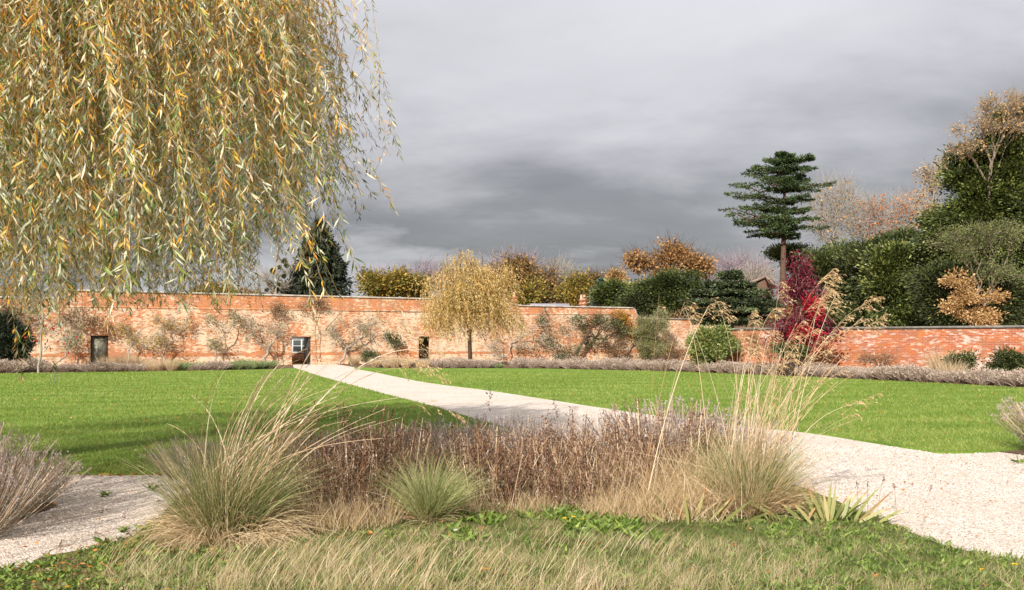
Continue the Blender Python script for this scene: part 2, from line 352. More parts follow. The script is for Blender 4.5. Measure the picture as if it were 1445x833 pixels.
M['autumn_br']=leafmat('autumn_brown_leaves',[(0,'#5c4f34'),(.4,'#826a46'),(.7,'#a07c4a'),(1,'#c4965a')],.6,.25)
M['orange']=leafmat('orange_leaves',[(0,'#a35a2c'),(.5,'#cc7c44'),(1,'#dfa16c')],.6,.3)
M['apricot']=leafmat('apricot_leaves',[(0,'#8d6c43'),(.5,'#b8925f'),(1,'#d6b684')],.6,.3)
M['maroon']=leafmat('maroon_leaves',[(0,'#46131f'),(.5,'#6e2434'),(1,'#95404f')],.5,.35)
M['scarlet']=leafmat('scarlet_leaves',[(0,'#7c1222'),(.5,'#b02235'),(1,'#cf4354')],.5,.4)
M['olive']=leafmat('olive_foliage',[(0,'#55562f'),(.5,'#838252'),(1,'#b0ab76')],.6,.2)
M['scrub']=leafmat('scrub_foliage',[(0,'#363d22'),(.5,'#5b6237'),(1,'#888b53')],.6,.2)
M['laurel']=leafmat('laurel_foliage',[(0,'#424e26'),(.5,'#788343'),(.8,'#a5aa60'),(1,'#c9c688')],.4,.25,.5)
M['brownleaf']=leafmat('brown_withered_leaves',[(0,'#6d553d'),(.5,'#95795b'),(1,'#b59c7a')],.8,.2)
M['yellowleaf']=leafmat('yellow_wall_leaves',[(0,'#7d7434'),(.5,'#b49a48'),(1,'#d3b25c')],.6,.3)
M['oliveleaf']=leafmat('faded_olive_leaves',[(0,'#5f6236'),(.5,'#8c8450'),(1,'#b0a066')],.6,.25)
M['ivy']=leafmat('ivy_leaves',[(0,'#2d361f'),(.5,'#4d5932'),(1,'#7a854e')],.4,.2,.5)
M['vine']=leafmat('vine_leaves',[(0,'#5d6a2c'),(.4,'#c09a36'),(.7,'#dc8434'),(1,'#d8b052')],.6,.3)
M['mistletoe']=leafmat('mistletoe_foliage',[(0,'#38401f'),(.5,'#525a30'),(1,'#707848')],.7,.15)
M['rose_dark']=leafmat('dark_shrub_foliage',[(0,'#2f371f'),(.5,'#4e5732'),(1,'#777d4c')],.5,.2)
M['lav_far']=leafmat('border_lavender',[(0,'#75624f'),(.35,'#a08b7c'),(.6,'#b9a596'),(.8,'#cbbaa8'),(1,'#a0a388')],.85,.2)
M['straw_far']=leafmat('border_straw_grass',[(0,'#a08767'),(.5,'#c8b08d'),(1,'#decaa9')],.85,.25)
M['green_far']=leafmat('border_green_growth',[(0,'#5e7040'),(.5,'#8a9663'),(1,'#b1b389')],.7,.25)
M['straw']=leafmat('dry_straw',[(0,'#8f744f'),(.4,'#b99d74'),(.75,'#d6bf99'),(1,'#e8d8b8')],.7,.25)
M['straw_stem']=leafmat('golden_stems',[(0,'#b2906a'),(.4,'#cfb48f'),(.75,'#e2d0b2'),(1,'#eee0c8')],.5,.2,.4)
M['oat']=leafmat('oat_spikelets',[(0,'#ac8b5e'),(.5,'#d0b285'),(1,'#e8d5b0')],.6,.35)
M['stipa']=leafmat('grass_tussock_blades',[(0,'#4f6030'),(.3,'#76854a'),(.5,'#a09c6c'),(.7,'#c4ac82'),(1,'#dfcaa3')],.6,.25)
M['nassella']=leafmat('fine_green_blades',[(0,'#6e7d42'),(.4,'#98a064'),(.7,'#bdb583'),(1,'#d9c9a0')],.6,.25)
M['brownstem']=leafmat('dead_brown_stems',[(0,'#583f2e'),(.3,'#866449'),(.55,'#b39776'),(1,'#dbc7a8')],.9,.1)
M['seedhead']=leafmat('dead_brown_seedheads',[(0,'#462f22'),(.5,'#785541'),(.8,'#a08778'),(1,'#cdc3bd')],.9,.1)
M['lav_stem']=leafmat('lavender_stems',[(0,'#7a6552'),(.5,'#a58d77'),(1,'#c9b59d')],.85,.15)
M['lav_head']=leafmat('lavender_seedheads',[(0,'#7d6f6c'),(.5,'#a09393'),(1,'#c6bcbc')],.9,.15)
M['lav_leaf']=leafmat('lavender_foliage',[(0,'#5b624e'),(.5,'#85897a'),(1,'#a8aa9c')],.8,.15)
M['rough']=leafmat('rough_grass_blades',[(0,'#47572a'),(.28,'#6f8241'),(.46,'#929a5f'),(.6,'#b19f78'),(.8,'#cdb692'),(1,'#e2d2b4')],.6,.3)
M['lawnblade']=leafmat('lawn_blades',[(0,'#526420'),(.4,'#6f8032'),(.7,'#909a49'),(1,'#b7b075')],.6,.3)
M['weed']=leafmat('weed_leaves',[(0,'#42571f'),(.5,'#6b8235'),(1,'#9dab55')],.45,.3,.4)
M['iris']=leafmat('iris_leaves',[(0,'#6f7c40'),(.5,'#99995a'),(.8,'#bfae7c'),(1,'#a97f4e')],.5,.3,.4)
M['litter']=leafmat('fallen_leaf',[(0,'#6b4630'),(.4,'#98643c'),(.75,'#c9842f'),(1,'#b9998a')],.8,.2)
M['fruit']=plain('red_fruit','#b3202c',.4)
M['white_seed']=plain('white_woolly_seed','#cfc8cc',.9)
M['yellowflower']=plain('yellow_petals','#e0b92e',.6); M['white_petal']=plain('white_petals','#dcdcd8',.6)

# ------------------------------------------------------------------ ground, gravel, lawns, beds
def catmull(pts,n=6,closed=True):
    P=np.array(pts,float); out=[]; N=len(P); rg=range(N) if closed else range(N-1)
    for i in rg:
        a,b,c,d=[P[j%N] if closed else P[min(max(j,0),N-1)] for j in (i-1,i,i+1,i+2)]
        for k in range(n):
            t=k/n; out.append(.5*((2*b)+(-a+c)*t+(2*a-5*b+4*c-d)*t*t+(-a+3*b-3*c+d)*t**3))
    if not closed: out.append(P[-1])
    return np.array(out)
def jag(P,a,seed):
    g=rng(seed); n=len(P); return P+np.stack([np.convolve(g.normal(size=n+4),np.ones(3)/3,'same')[2:n+2]*a for _ in range(2)],1)
def dense(P,maxd=.35,maxY=26):
    out=[]
    for i in range(len(P)):
        a=P[i]; b=P[(i+1)%len(P)]; L=np.linalg.norm(b-a); md=maxd if min(a[1],b[1])<maxY else 1.2
        k=max(1,int(L/md))
        for j in range(k): out.append(a+(b-a)*j/k)
    return np.array(out)
def pip(x,y,P):
    ins=np.zeros(x.shape,bool); n=len(P); j=n-1
    for i in range(n):
        xi,yi=P[i]; xj,yj=P[j]
        c=((yi>y)!=(yj>y))&(x<(xj-xi)*(y-yi)/(yj-yi+1e-12)+xi); ins^=c; j=i
    return ins
def sheet(name,P,z,mat,label=None,thick=.0,kind='structure'):
    tri=tessellate_polygon([[Vector((p[0],p[1],0)) for p in P]])
    V=[(p[0],p[1],z) for p in P]; n=len(V); m=MB(); T=[]
    for t in tri:
        a,b,c=[np.array(V[i]) for i in t]
        T.append(t if np.cross(b-a,c-a)[2]>0 else t[::-1])
    m.add(V,tris=T)
    if thick:
        V2=V+[(p[0],p[1],z-thick) for p in P]; area=sum(P[i-1][0]*P[i][1]-P[i][0]*P[i-1][1] for i in range(n))
        Qd=[(i,i+n,(i+1)%n+n,(i+1)%n) for i in range(n)]
        if area<0: Qd=[q[::-1] for q in Qd]
        m.add(V2,Qd)
    o=m.obj(name,mat); return tag(o,label,kind=kind)

def groundmat(name,stops,scale,scale2=None,bump=.5,bd=.02,stripe=None,fleck=None):
    k=NT(name); g=k.n('TexCoord'); v=g.outputs['Object']
    f=k.noise(v,scale,8,.65); c=k.ramp(f,stops)
    if scale2:
        f2=k.noise(v,scale2,4,.6); c=k.mix(k.ramp(f2,[(.35,0.0),(.7,.5)]),c,stripe or stops[-1][1])
    if fleck:
        f3=k.noise(v,fleck[0],3,.6); c=k.mix(k.ramp(f3,[(.6,0.0),(.66,.8)]),c,fleck[1])
    h=k.noise(v,scale*3,4,.7); return k.out(k.bsdf(c,.95,.08,k.bump(h,bump,bd)))
ground_m=groundmat('ground_soil',[(.3,'#4c4a2c'),(.7,'#77693f')],.5,.08)
def gravelmat():
    k=NT('gravel'); g=k.n('TexCoord'); v=g.outputs['Object']
    vo=k.n('TexVoronoi'); vo.inputs['Scale'].default_value=62; k.l(v,vo.inputs['Vector'])
    sep=k.n('SeparateColor'); k.l(vo.outputs['Color'],sep.inputs[0])
    c=k.ramp(sep.outputs[0],[(0,'#8f7d6e'),(.2,'#beada0'),(.55,'#ddd1c4'),(.85,'#eae1d7'),(1,'#a98869')])
    big=k.noise(v,.8,5,.6); c=k.mix(k.ramp(big,[(.42,0.0),(.68,.42)]),c,'#bca892')
    sm=k.noise(v,9,4,.7); c=k.mix(k.ramp(sm,[(.55,0.0),(.75,.5)]),c,'#a88f7a')
    d=k.math('MULTIPLY',vo.outputs['Distance'],-1.0); h=k.math('ADD',d,k.math('MULTIPLY',k.noise(v,3,3,.5),.9))
    return k.out(k.bsdf(c,.9,.15,k.bump(h,.8,.012)))
def lawnmat():
    k=NT('lawn_turf'); g=k.n('TexCoord'); v=g.outputs['Object']
    c=k.ramp(k.noise(v,1.1,7,.7),[(.3,'#4f7024'),(.5,'#5f7f2b'),(.7,'#76913a')])
    st=k.n('TexWave',wave_type='BANDS',bands_direction='Y'); st.inputs['Scale'].default_value=.16; st.inputs['Distortion'].default_value=1.6; st.inputs['Detail'].default_value=3
    k.l(k.mapping(v,(1,1,1),(0,0,R_(-24))),st.inputs['Vector'])
    c=k.mix(k.ramp(st.outputs['Fac'],[(.35,0.0),(.8,.35)]),c,'#8a9c48')
    sp=k.noise(v,40,3,.7); c=k.mix(k.ramp(sp,[(.5,0.0),(.75,.5)]),c,'#a3a75c')
    h=k.noise(k.mapping(v,(1,.5,1)),30,5,.8); h2=k.noise(v,3.5,4,.6)
    return k.out(k.bsdf(c,.9,.1,k.bump(k.math('ADD',k.math('MULTIPLY',h,.5),h2),.8,.07)))
gravel_m=gravelmat(); lawn_m=lawnmat()
soil_m=groundmat('bed_soil',[(.3,'#4a3b2b'),(.7,'#7c6850')],3,.6,.9,.04)
verge_m=groundmat('verge_turf',[(.3,'#453f26'),(.55,'#5a5c33'),(.75,'#83774f')],4,1.1,.9,.05)
m=MB(); m.add([(-900,-300,0),(900,-300,0),(900,1500,0),(-900,1500,0)],[(0,1,2,3)]); tag(m.obj('ground',ground_m),kind='structure')
m=MB(); m.add([(-60,-12,.006),(60,-12,.006),(60,42,.006),(30,70,.006),(16,84,.006),(-60,40.4,.006)],tris=[(0,1,2),(0,2,3),(0,3,4),(0,4,5)]); tag(m.obj('gravel_path',gravel_m),kind='structure')

far_L=[gp(x,y) for x,y in [(-520,533),(-200,530),(0,528),(120,526.5),(250,524.5),(360,522.5),(412,520.5)]]
lawnL=[gp(x,y) for x,y in [(416,520),(452,532),(520,551),(600,572),(690,599),(722,610),(700,622),(620,640),(520,656),(400,667),(240,671),(100,671),(-100,666),(-400,650),(-520,600)]]
LP=dense(catmull(far_L+lawnL,6)); LP=jag(LP,.02,1)
far_R=[gp(x,y) for x,y in [(500,519.5),(560,520.5),(640,520.5),(760,521),(860,523),(950,525.5),(1080,530.5),(1200,536),(1320,542),(1445,549),(1640,562)]]
near_R=[gp(x,y) for x,y in [(1640,600),(1500,628),(1400,639),(1335,641),(1300,637),(1230,626),(1150,613),(1050,602),(960,591),(900,583.5),(800,568.5),(700,553),(600,540),(530,526)]]
RP=dense(catmull(far_R+near_R,6)); RP=jag(RP,.02,2)
sheet('lawn',LP,.030,lawn_m,thick=.03); sheet('lawn',RP,.030,lawn_m,thick=.03)
# border beds between lawns and walls
def wallX(r): return r*74/(1-.56*r)
def bedpoly(edge,off,back): return np.array([(p[0]+off[0],p[1]+off[1]) for p in edge]+back)
eL=catmull(far_L,6,closed=False); eR=catmull(far_R,6,closed=False)
sheet('flower_bed',bedpoly(eL,(0,.45),[(-14.5,65.6),(-60,40.2)]),.018,soil_m)
sheet('flower_bed',bedpoly(eR,(.1,.5),[(40,26),(21.2,42.6),(10.6,51.6),(16.6,82.8),(-11.9,67.2)]),.018,soil_m)
bed_px=[(-240,850),(0,811),(60,792),(130,777),(190,758),(228,728),(262,702),(350,686),(500,680),(700,672),(900,669),(1050,675),(1130,690),(1185,712),(1250,740),(1320,770),(1380,786),(1445,797),(1700,850)]
BP=dense(catmull([gp(*p) for p in bed_px],5,closed=False),.3,12); BP=jag(BP,.03,3)
BP=np.concatenate([BP,[(9,-6),(-9,-6)]])
sheet('planting_bed',BP,.026,verge_m,thick=.026)
# lavender islands each side get their own soil patch
def patch(px,py,rx,ry,seed,nm='bed_soil_patch'):
    c=gp(px,py); g=rng(seed); a=np.linspace(0,2*np.pi,40,endpoint=False); w=1+.08*np.sin(3*a+seed)+.03*g.normal(size=40)
    sheet(nm,np.stack([c[0]+rx*w*np.cos(a),c[1]+ry*w*np.sin(a)],1),.016,soil_m)
patch(-50,728,.7,.8,5); patch(1500,640,.8,.8,6)

# ------------------------------------------------------------------ walls
def brickwall(name,label,origin,u,prof,openings,thick,mat,cope,group=None,courses=None):
    """prof: [(s,height)...]; openings: [(s0,s1,height)]; local x runs along the wall, y away from the garden"""
    root=empty(name,(origin[0],origin[1],0),label,'wall',group); root.rotation_euler=(0,0,math.atan2(u[1],u[0]))
    S=sorted(set([p[0] for p in prof]+[o[0] for o in openings]+[o[1] for o in openings])); ps=[p[0] for p in prof]; ph=[p[1] for p in prof]
    H=np.interp(S,ps,ph); m=MB(); bot=[]
    for i in range(len(S)-1):
        mid=(S[i]+S[i+1])/2; b=-.1
        for o in openings:
            if o[0]<mid<o[1]: b=o[2]
        bot.append(b)
    for i in range(len(S)-1):
        a,b=S[i],S[i+1]; ha,hb=H[i],H[i+1]; z=bot[i]
        m.add([(a,0,z),(b,0,z),(b,0,hb),(a,0,ha)],[(0,1,2,3)]); m.add([(a,thick,z),(b,thick,z),(b,thick,hb),(a,thick,ha)],[(3,2,1,0)])
        m.add([(a,0,ha),(b,0,hb),(b,thick,hb),(a,thick,ha)],[(0,1,2,3)])
        if z>0: m.add([(a,0,z),(b,0,z),(b,thick,z),(a,thick,z)],[(3,2,1,0)])
        zl=bot[i-1] if i>0 else None
        if zl is None: m.add([(a,0,z),(a,thick,z),(a,thick,ha),(a,0,ha)],[(3,2,1,0)])
        elif zl!=z: m.add([(a,0,min(z,zl)),(a,thick,min(z,zl)),(a,thick,max(z,zl)),(a,0,max(z,zl))],[(0,1,2,3)])
    b=S[-1]; m.add([(b,0,-.1),(b,thick,-.1),(b,thick,H[-1]),(b,0,H[-1])],[(0,1,2,3)])
    m.obj('brickwork',mat,root)
    c=MB(); t=.11; ov=.06
    for i in range(len(S)-1):
        a,b=S[i],S[i+1]; ha,hb=H[i],H[i+1]
        if b-a<1e-3: continue
        L=math.hypot(b-a,hb-ha); nx,nz=-(hb-ha)/L*t,(b-a)/L*t; e=.003
        V=[(a,-ov,ha+e),(b,-ov,hb+e),(b,thick+ov,hb+e),(a,thick+ov,ha+e),(a+nx,-ov,ha+nz),(b+nx,-ov,hb+nz),(b+nx,thick+ov,hb+nz),(a+nx,thick+ov,ha+nz)]
        c.add(V,[(0,3,2,1),(4,5,6,7),(0,1,5,4),(2,3,7,6)]+([(3,0,4,7)] if i==0 else [])+([(1,2,6,5)] if i==len(S)-2 else []))
    c.obj('coping',cope,root)
    if courses:
        k=MB()
        for (s0,s1,z) in courses: k.box((s0,-.035,z),(s1,-.003,z+.07))
        k.obj('string_course',mat,root)
    return root
uw=np.array([1,.56])/math.hypot(1,.56)
def ws(px): return wallX(ratio(px))*math.hypot(1,.56)
def wd(px): r=ratio(px); return 74/(1-.56*r)
cope_m=plain('pale_coping_stone','#b8ada0',.9,.1,var=.25,scale=3)
cream=('#e2cfb4','#cfb190','#ccb99f')
wall_m=brickmat('old_limewashed_brick',('#a9552f','#bd6d3f','#c2aa8c','#c67c46'),cream,.01,(3.66,-.24,ws(600),.72,-.35))
wall2_m=brickmat('orange_garden_brick',('#964a30','#a95e3e','#9f8876','#b3673a'),('#cdb6a8','#bfa497','#b9a291'),-.14,streak=.30,mossy=True)
def ramp_down(s0,s1,h0,h1,n=7):  # concave sweep
    return [(s0+(s1-s0)*(1-math.cos(k/n*math.pi/2))*1.0,h0+(h1-h0)*math.sin(k/n*math.pi/2)) for k in range(n+1)]
prof=[(ws(-420),4.06),(ws(88),4.06),(ws(88)+.02,4.56),(ws(713),4.52)]+ramp_down(ws(716),ws(740),4.50,4.17)+[(ws(893),4.17)]+ramp_down(ws(893)+.25,ws(908),3.95,3.34)+[(ws(1013),3.3)]
prof=[(s,h) for i,(s,h) in enumerate(prof) if i==0 or s>prof[i-1][0]+1e-4]
D1=(ws(128),ws(153),1.9); D2=(ws(412),ws(439),1.87); D3=(ws(591),ws(608.5),1.9)
wall=brickwall('garden_wall','tall old brick garden wall with pale limewash, swept steps in its top and three doorways',(0,74),uw,prof,[D1,D2,D3],.42,wall_m,cope_m,
               courses=[(ws(88),ws(713),3.62),(ws(720),ws(890),3.62)])
# the low wall on the right
pr=[(0,2.14),(60,2.14)]; u2=np.array([10.5,-10])/math.hypot(10.5,10)
wall_r=brickwall('garden_wall','low orange brick wall with flat stone coping below the dark evergreens',(10.9,52.0),u2,pr,[],.4,wall2_m,plain('grey_coping','#8f8a82',.9,.1,var=.25,scale=3))
ret=np.array([16.9-11.1,83.3-52.5]); Lr=float(np.linalg.norm(ret))
wall_b=brickwall('garden_wall','narrow length of brick wall joining the tall wall to the low wall beneath the spreading cedar',(11.35,52.5),ret/Lr,[(0,2.12),(Lr-.6,2.12)],[],.35,wall2_m,bpy.data.materials['grey_coping'])
wall_b.location=(11.35,52.6,0)
# doors in the tall wall
door_m=plain('grey_door_paint','#7d7a68',.55,.4,var=.06); frame_m=plain('dark_door_frame','#3b342b',.7)
w=D1[1]-D1[0]
m=MB(); m.box((D1[0]+.09,.20,.03),(D1[1]-.05,.25,1.78)); dr=m.obj('door',door_m,wall); tag(dr,'plain olive grey flush door set deep in the left doorway')
m=MB(); m.box((D1[0]+w*.55,.185,.03),(D1[0]+w*.58,.199,1.78)); [m.box((D1[0]+.09,.186,z),(D1[1]-.05,.198,z+.03)) for z in (.5,1.1,1.6)]; m.obj('batten',door_m,dr)
m=MB(); m.box((D1[0]+.003,.17,.01),(D1[0]+.085,.30,1.895)); m.box((D1[1]-.045,.17,.01),(D1[1]-.003,.30,1.895)); m.box((D1[0]+.088,.17,1.785),(D1[1]-.048,.30,1.895)); m.obj('door_frame',frame_m,wall)
m=MB(); m.box((D2[0]+.003,.12,.01),(D2[0]+.05,.24,1.865)); m.box((D2[1]-.06,.12,.01),(D2[1]-.003,.24,1.865)); m.box((D2[0]+.053,.12,1.8),(D2[1]-.063,.24,1.865)); m.obj('door_frame',frame_m,wall)
m=MB(); m.box((D2[1]-.12,.26,.03),(D2[1]-.08,1.15,1.8)); dd=m.obj('door',frame_m,wall); tag(dd,'dark door standing open in the middle doorway')
m=MB(); m.box((D3[0]+.003,.12,.01),(D3[0]+.06,.24,1.895)); m.box((D3[1]-.05,.12,.01),(D3[1]-.003,.24,1.895)); m.obj('door_frame',plain('pale_jamb','#b7a48d',.8),wall)
# brick outbuilding with a white window glimpsed through the middle doorway
def local(px,back,z=0):
    s=ws(px); p=np.array([0,74.0])+uw*s+np.array([-uw[1],uw[0]])*back; return (p[0],p[1],z)
shed_brick=brickmat('shed_brick',('#a35a3c','#b87250','#b9a58f','#b9805c'),cream,-.1)
hs=empty('outbuilding',(-16.6,71.0,0),'small brick outbuilding with a white framed window, seen through the middle doorway','shed')
m=MB(); m.box((-3.0,0,-.05),(2.2,3,.72)); m.obj('base_wall',shed_brick,hs)
m=MB(); m.box((-3.06,-.05,1.72),(2.26,3.1,2.05)); m.box((-2.9,.3,2.05),(2.1,2.9,2.6)); m.obj('roof',plain('white_fascia','#c8ccce',.5),hs)
wf=MB()
for x in np.arange(-3,2.21,.65): wf.box((x-.04,.0,.723),(x+.04,.08,1.717))
wf.box((-3,-.03,.723),(2.2,.1,.80)); wf.box((-3,.012,1.2),(2.2,.07,1.25)); wf.box((-3,.012,1.6),(2.2,.07,1.716))
wn=wf.obj('window_frame',plain('white_window_paint','#d9dbdb',.45),hs)
k=NT('window_glass'); gm=k.out(k.bsdf('#4c5450',.08,.6)); m=MB(); m.box((-2.98,.04,.81),(2.18,.05,1.7)); m.obj('glass',gm,wn)
# bramble yard behind the third doorway, darkened by a hedge added further down
# ------------------------------------------------------------------ cottages behind
slate=groundmat('slate_roof',[(.3,'#8b8790'),(.7,'#aaa6ae')],3,1,.4); chim_m=brickmat('chimney_brick',('#8f4a30','#a25e42','#9a8470','#a5603c'),cream,-.25); pot_m=plain('clay_pot','#c9a58a',.8)
def cottage(name,label,d,x0,x1,ridge,eave,stacks):
    X0,X1=ratio(x0)*d,ratio(x1)*d; zr=hz(ridge,d); ze=zr-1.6; r=empty(name,((X0+X1)/2,d,0),label,'house'); o=((X0+X1)/2,d,0)
    m=MB(); m.box((X0+.2,d-2.6,-.1),(X1-.2,d+2.6,ze-.02)); m.obj('wall',chim_m,r,o)
    m=MB(); h=1.2
    V=[(X0-.2,d-3,ze),(X1+.2,d-3,ze),(X1+.2,d+3,ze),(X0-.2,d+3,ze),(X0+.5,d,zr),(X1-.4,d,zr)]
    m.add(V,[(0,1,5,4),(2,3,4,5)],[(1,2,5),(3,0,4)]); m.add([(a,b,c-.03) for a,b,c in V[:4]],[(3,2,1,0)]); rf=m.obj('roof',slate,r,o)
    for (px,py_top,wpx,pots) in stacks:
        X=ratio(px)*d; w=wpx*d/F; zt=hz(py_top,d); ph=.5 if pots else 0
        m=MB(); m.box((X-w/2,d-.35,0),(X+w/2,d+.45,zt-ph)); m.box((X-w/2-.09,d-.44,zt-ph-.55),(X+w/2+.09,d+.54,zt-ph-.38)); m.box((X-w/2-.06,d-.41,zt-ph-.17),(X+w/2+.06,d+.51,zt-ph+.03))
        st=m.obj('chimney',chim_m,r,o); m=MB(); np_=pots
        for k in range(np_):
            xx=X+(k-(np_-1)/2)*w*.45; a=np.array([[xx,d,zt-ph+.02]]); tubes(m,a,a+[0,0,ph*.85],w*.23,w*.17,10); tubes(m,a+[0,0,ph*.85],a+[0,0,ph],w*.22,w*.20,10)
            tubes(m,a+[0,0,ph],a+[0,0,ph-.01],w*.20,.001,10)
        m.obj('chimney_pot',pot_m,st,o)
    return r
cottage('cottage',"low slate roofed cottage beyond the tall wall with a chimney at each side",104,742,808,428.5,0,[(725.5,412.5,8.5,1),(822.5,416.5,9.5,2)])
cottage('cottage',"cottage hidden behind the wall, only its two small chimney pots beside the swept step showing",96,690,716,438,0,[(704,415,4.5,1),(711.5,415.5,4,1)])
# brown gabled shed by the tall cedar's trunk
gb=empty('gabled_shed',(ratio(1062)*78,78,0),'brown shed gable with a pale bargeboard beside the tall cedar trunk','shed'); o=(ratio(1062)*78,78,0)
X0,X1=ratio(1040)*78,ratio(1090)*78; zr=hz(391,78); za=hz(407,78)
m=MB(); m.box((X0+.1,78,0),(X1-.2,81,za-.4)); m.add([(X0+.1,78,za-.4),(X1-.2,78,za-.4),(X1-.6,78,zr-.2),(X0+.1,81,za-.4),(X1-.2,81,za-.4),(X1-.6,81,zr-.2)],[(1,4,5,2),(0,2,5,3)],[(0,1,2),(3,5,4)]); m.obj('wall',plain('brown_boards','#6d5444',.8),gb,o)
m=MB(); A=np.array([X0-.3,77.8,za-.25]); B=np.array([X1-.55,77.8,zr-.05]); Cc=np.array([X1+.35,77.8,za]); 
for P,Q in ((A,B),(B,Cc)):
    m.add([P,Q,Q+[0,3.5,0],P+[0,3.5,0],P+[0,0,.16],Q+[0,0,.16],Q+[0,3.5,.16],P+[0,3.5,.16]],[(0,3,2,1),(4,5,6,7),(0,1,5,4),(2,3,7,6),(3,0,4,7),(1,2,6,5)])
m.obj('roof',plain('weathered_shingles','#8a7668',.8),gb,o)

# ------------------------------------------------------------------ trees beyond the walls
big=BARK_DK
layered('conifer','dark drooping conifer standing behind the tall wall next to the mistletoe tree','tree',90,451,
        [(318,447,456),(326,440,464),(335,431,470),(345,421,477),(355,427,482),(364,415,487),(373,408,485),(382,412,494),(391,404,497),(400,398,495),(408,402,492),(418,396,498)],
        M['spruce'],BARK_DK,R=.28,leaf=(.42,.16),nb=9,per=130,rise=.10,droop=.30,pad=.26,thick=.22,hang=.55,up=0,depth=1.0,seed=11)
tree('mistletoe_tree','thin bare tree hung with round mistletoe balls, left of the dark conifer','tree',88,390,[(392,392,22,28,90)],None,BARK_GREY,R=.14,nper=0,twig=5,twigL=1.0,seed=12,rmin=.018)
mt=COL.objects[-2] if False else None
mr=[o for o in COL.objects if o.name=='mistletoe_tree'][0]
m=MB(); g=rng(3)
for (x,y,r) in [(399,368,5),(405,375,4),(387,383,4.5),(401,390,4),(381,400,5),(393,377,3.5),(389,409,5),(376,409,3.5),(396,402,3)]:
    c=np.array([ratio(x)*88,88+g.normal()*.3,hz(y,88)]); R0=r*88/F; N=260; u=nrm(g.normal(size=(N,3))); leaves(m,c+u*R0*.6*g.random((N,1)),u,R0*.6,.09,.5+g.normal(size=N)*.2,int(x))
m.obj('mistletoe',M['mistletoe'],mr,tuple(mr.location))

BG='autumn trees in the wood behind the tall wall'
def bg(px,d,blobs,mat,label,seed,name='autumn_tree',bark=BARK_DK,**k):
    a=dict(R=.3,r=1.3,nper=60,leaf=(.36,.22),flat=.8,twig=5,twigL=1.5,group=BG,rmin=.03,lumpr=.26,lump=6,shell=1.8); a.update(k)
    if a['nper']>25: a['nper']=int(a['nper']*.62)
    if 'autumn' in name: blobs=[(b[0],b[1]+2,b[2],b[3]*1.4,int(b[4]*1.3))+tuple(b[5:]) for b in blobs]
    if a['nper']<=2: a['lump']=0; a['shell']=2.6
    return tree(name,label,'tree',d,px,blobs,mat,bark,seed=seed,**a)
bg(545,125,[(540,403,38,15,75),(560,396,18,12,25)],M['autumn'],'rounded green gold autumn tree right of the dark conifer behind the wall',21,nper=90)
bg(585,128,[(588,404,16,14,35)],M['autumn'],'small golden tree just left of the weeping tree, over the wall top',22,nper=70)
bg(320,120,[(300,412,26,9,30)],M['autumn'],'low golden tree peeping over the wall below the hanging willow strands',23)
bg(610,165,[(598,394,34,18,150)],None,'bare purple twigged tree behind the golden trees left of the weeping tree',24,name='bare_tree',bark=BARK_PURPLE,nper=0,twig=7,twigL=2.2,rmin=.035)
bg(535,165,[(532,396,20,12,70)],None,'faint bare tree behind the green gold tree',25,name='bare_tree',bark=BARK_PURPLE,nper=0,twig=7,twigL=2.0,rmin=.035)
bg(726,130,[(724,392,30,26,90),(735,384,22,16,35)],M['autumn_br'],'brown and green autumn tree just right of the weeping tree, behind the first chimney',26,nper=70)
bg(722,150,[(728,380,32,16,120)],None,'bare tree top rising over the brown autumn tree right of the weeping tree',27,name='bare_tree',bark=BARK_PURPLE,nper=0,twig=7,twigL=2.2,rmin=.035)
bg(770,140,[(772,402,26,22,90)],M['autumn_br'],'brown thinning tree above the slate roof',28,nper=30,twig=8)
bg(752,120,[(752,412,20,16,40)],M['autumn'],'green gold tree behind the left end of the slate roof',29,nper=60)
bg(792,155,[(786,395,22,16,90)],None,'bare grey tree above the right end of the slate roof',30,name='bare_tree',bark=BARK_GREY,nper=0,twig=8,twigL=2.2,rmin=.035)
bg(818,135,[(816,406,24,15,60)],M['autumn'],'rounded olive gold tree behind the double pot chimney',31,nper=80)
bg(842,160,[(846,398,26,12,90)],M['autumn_br'],'low brown tree between the olive gold tree and the oak',32,nper=18,twig=8)
bg(862,150,[(868,392,14,9,22)],M['apricot'],'pale apricot tree left of the oak',33,nper=70)
bg(690,150,[(700,398,24,20,70)],M['autumn_br'],'brown tree hidden behind the weeping tree',34,nper=40)
bg(935,105,[(905,372,28,20,60),(950,362,36,20,85),(985,375,28,24,60),(930,385,40,18,40)],M['oak'],'spreading oak in orange brown leaf above the dark yews',35,name='oak_tree',nper=26,leaf=(.32,.22),R=.42,twig=3,r=1.0,lumpr=.24,nsub=3,group=None,trunk_top=6.5)
bg(1040,150,[(1046,386,40,20,170)],None,'bare purple tree between the oak and the tall cedar',36,name='bare_tree',bark=BARK_PURPLE,nper=0,twig=7,twigL=2.4,rmin=.035)
bg(1062,120,[(1066,394,26,14,90)],None,'bare grey tree just left of the tall cedar trunk',37,name='bare_tree',bark=BARK_GREY,nper=0,twig=7,twigL=1.6,rmin=.03)
layered('spruce','small blue grey spruce behind the wall right of the double pot chimney','tree',100,848,[(398,846,851),(405,843,855),(412,840,858),(419,838,861),(426,836,863),(434,834,866)],M['spruce_grey'],BARK_DK,R=.14,leaf=(.34,.12),nb=8,per=80,rise=.1,droop=.1,pad=.3,seed=13)
def ever(name,px,d,blobs,mat,label,seed,cat='tree',**k):
    a=dict(R=.35,r=1.0,nper=150,leaf=(.24,.11),flat=.5,outward=.9,tvar=.2,lump=6,lumpr=.26,rmin=.02,bark=BARK_DK,shell=3.2); a.update(k); b=a.pop('bark')
    return tree(name,label,'tree',d,px,blobs,mat,b,seed=seed,**a)
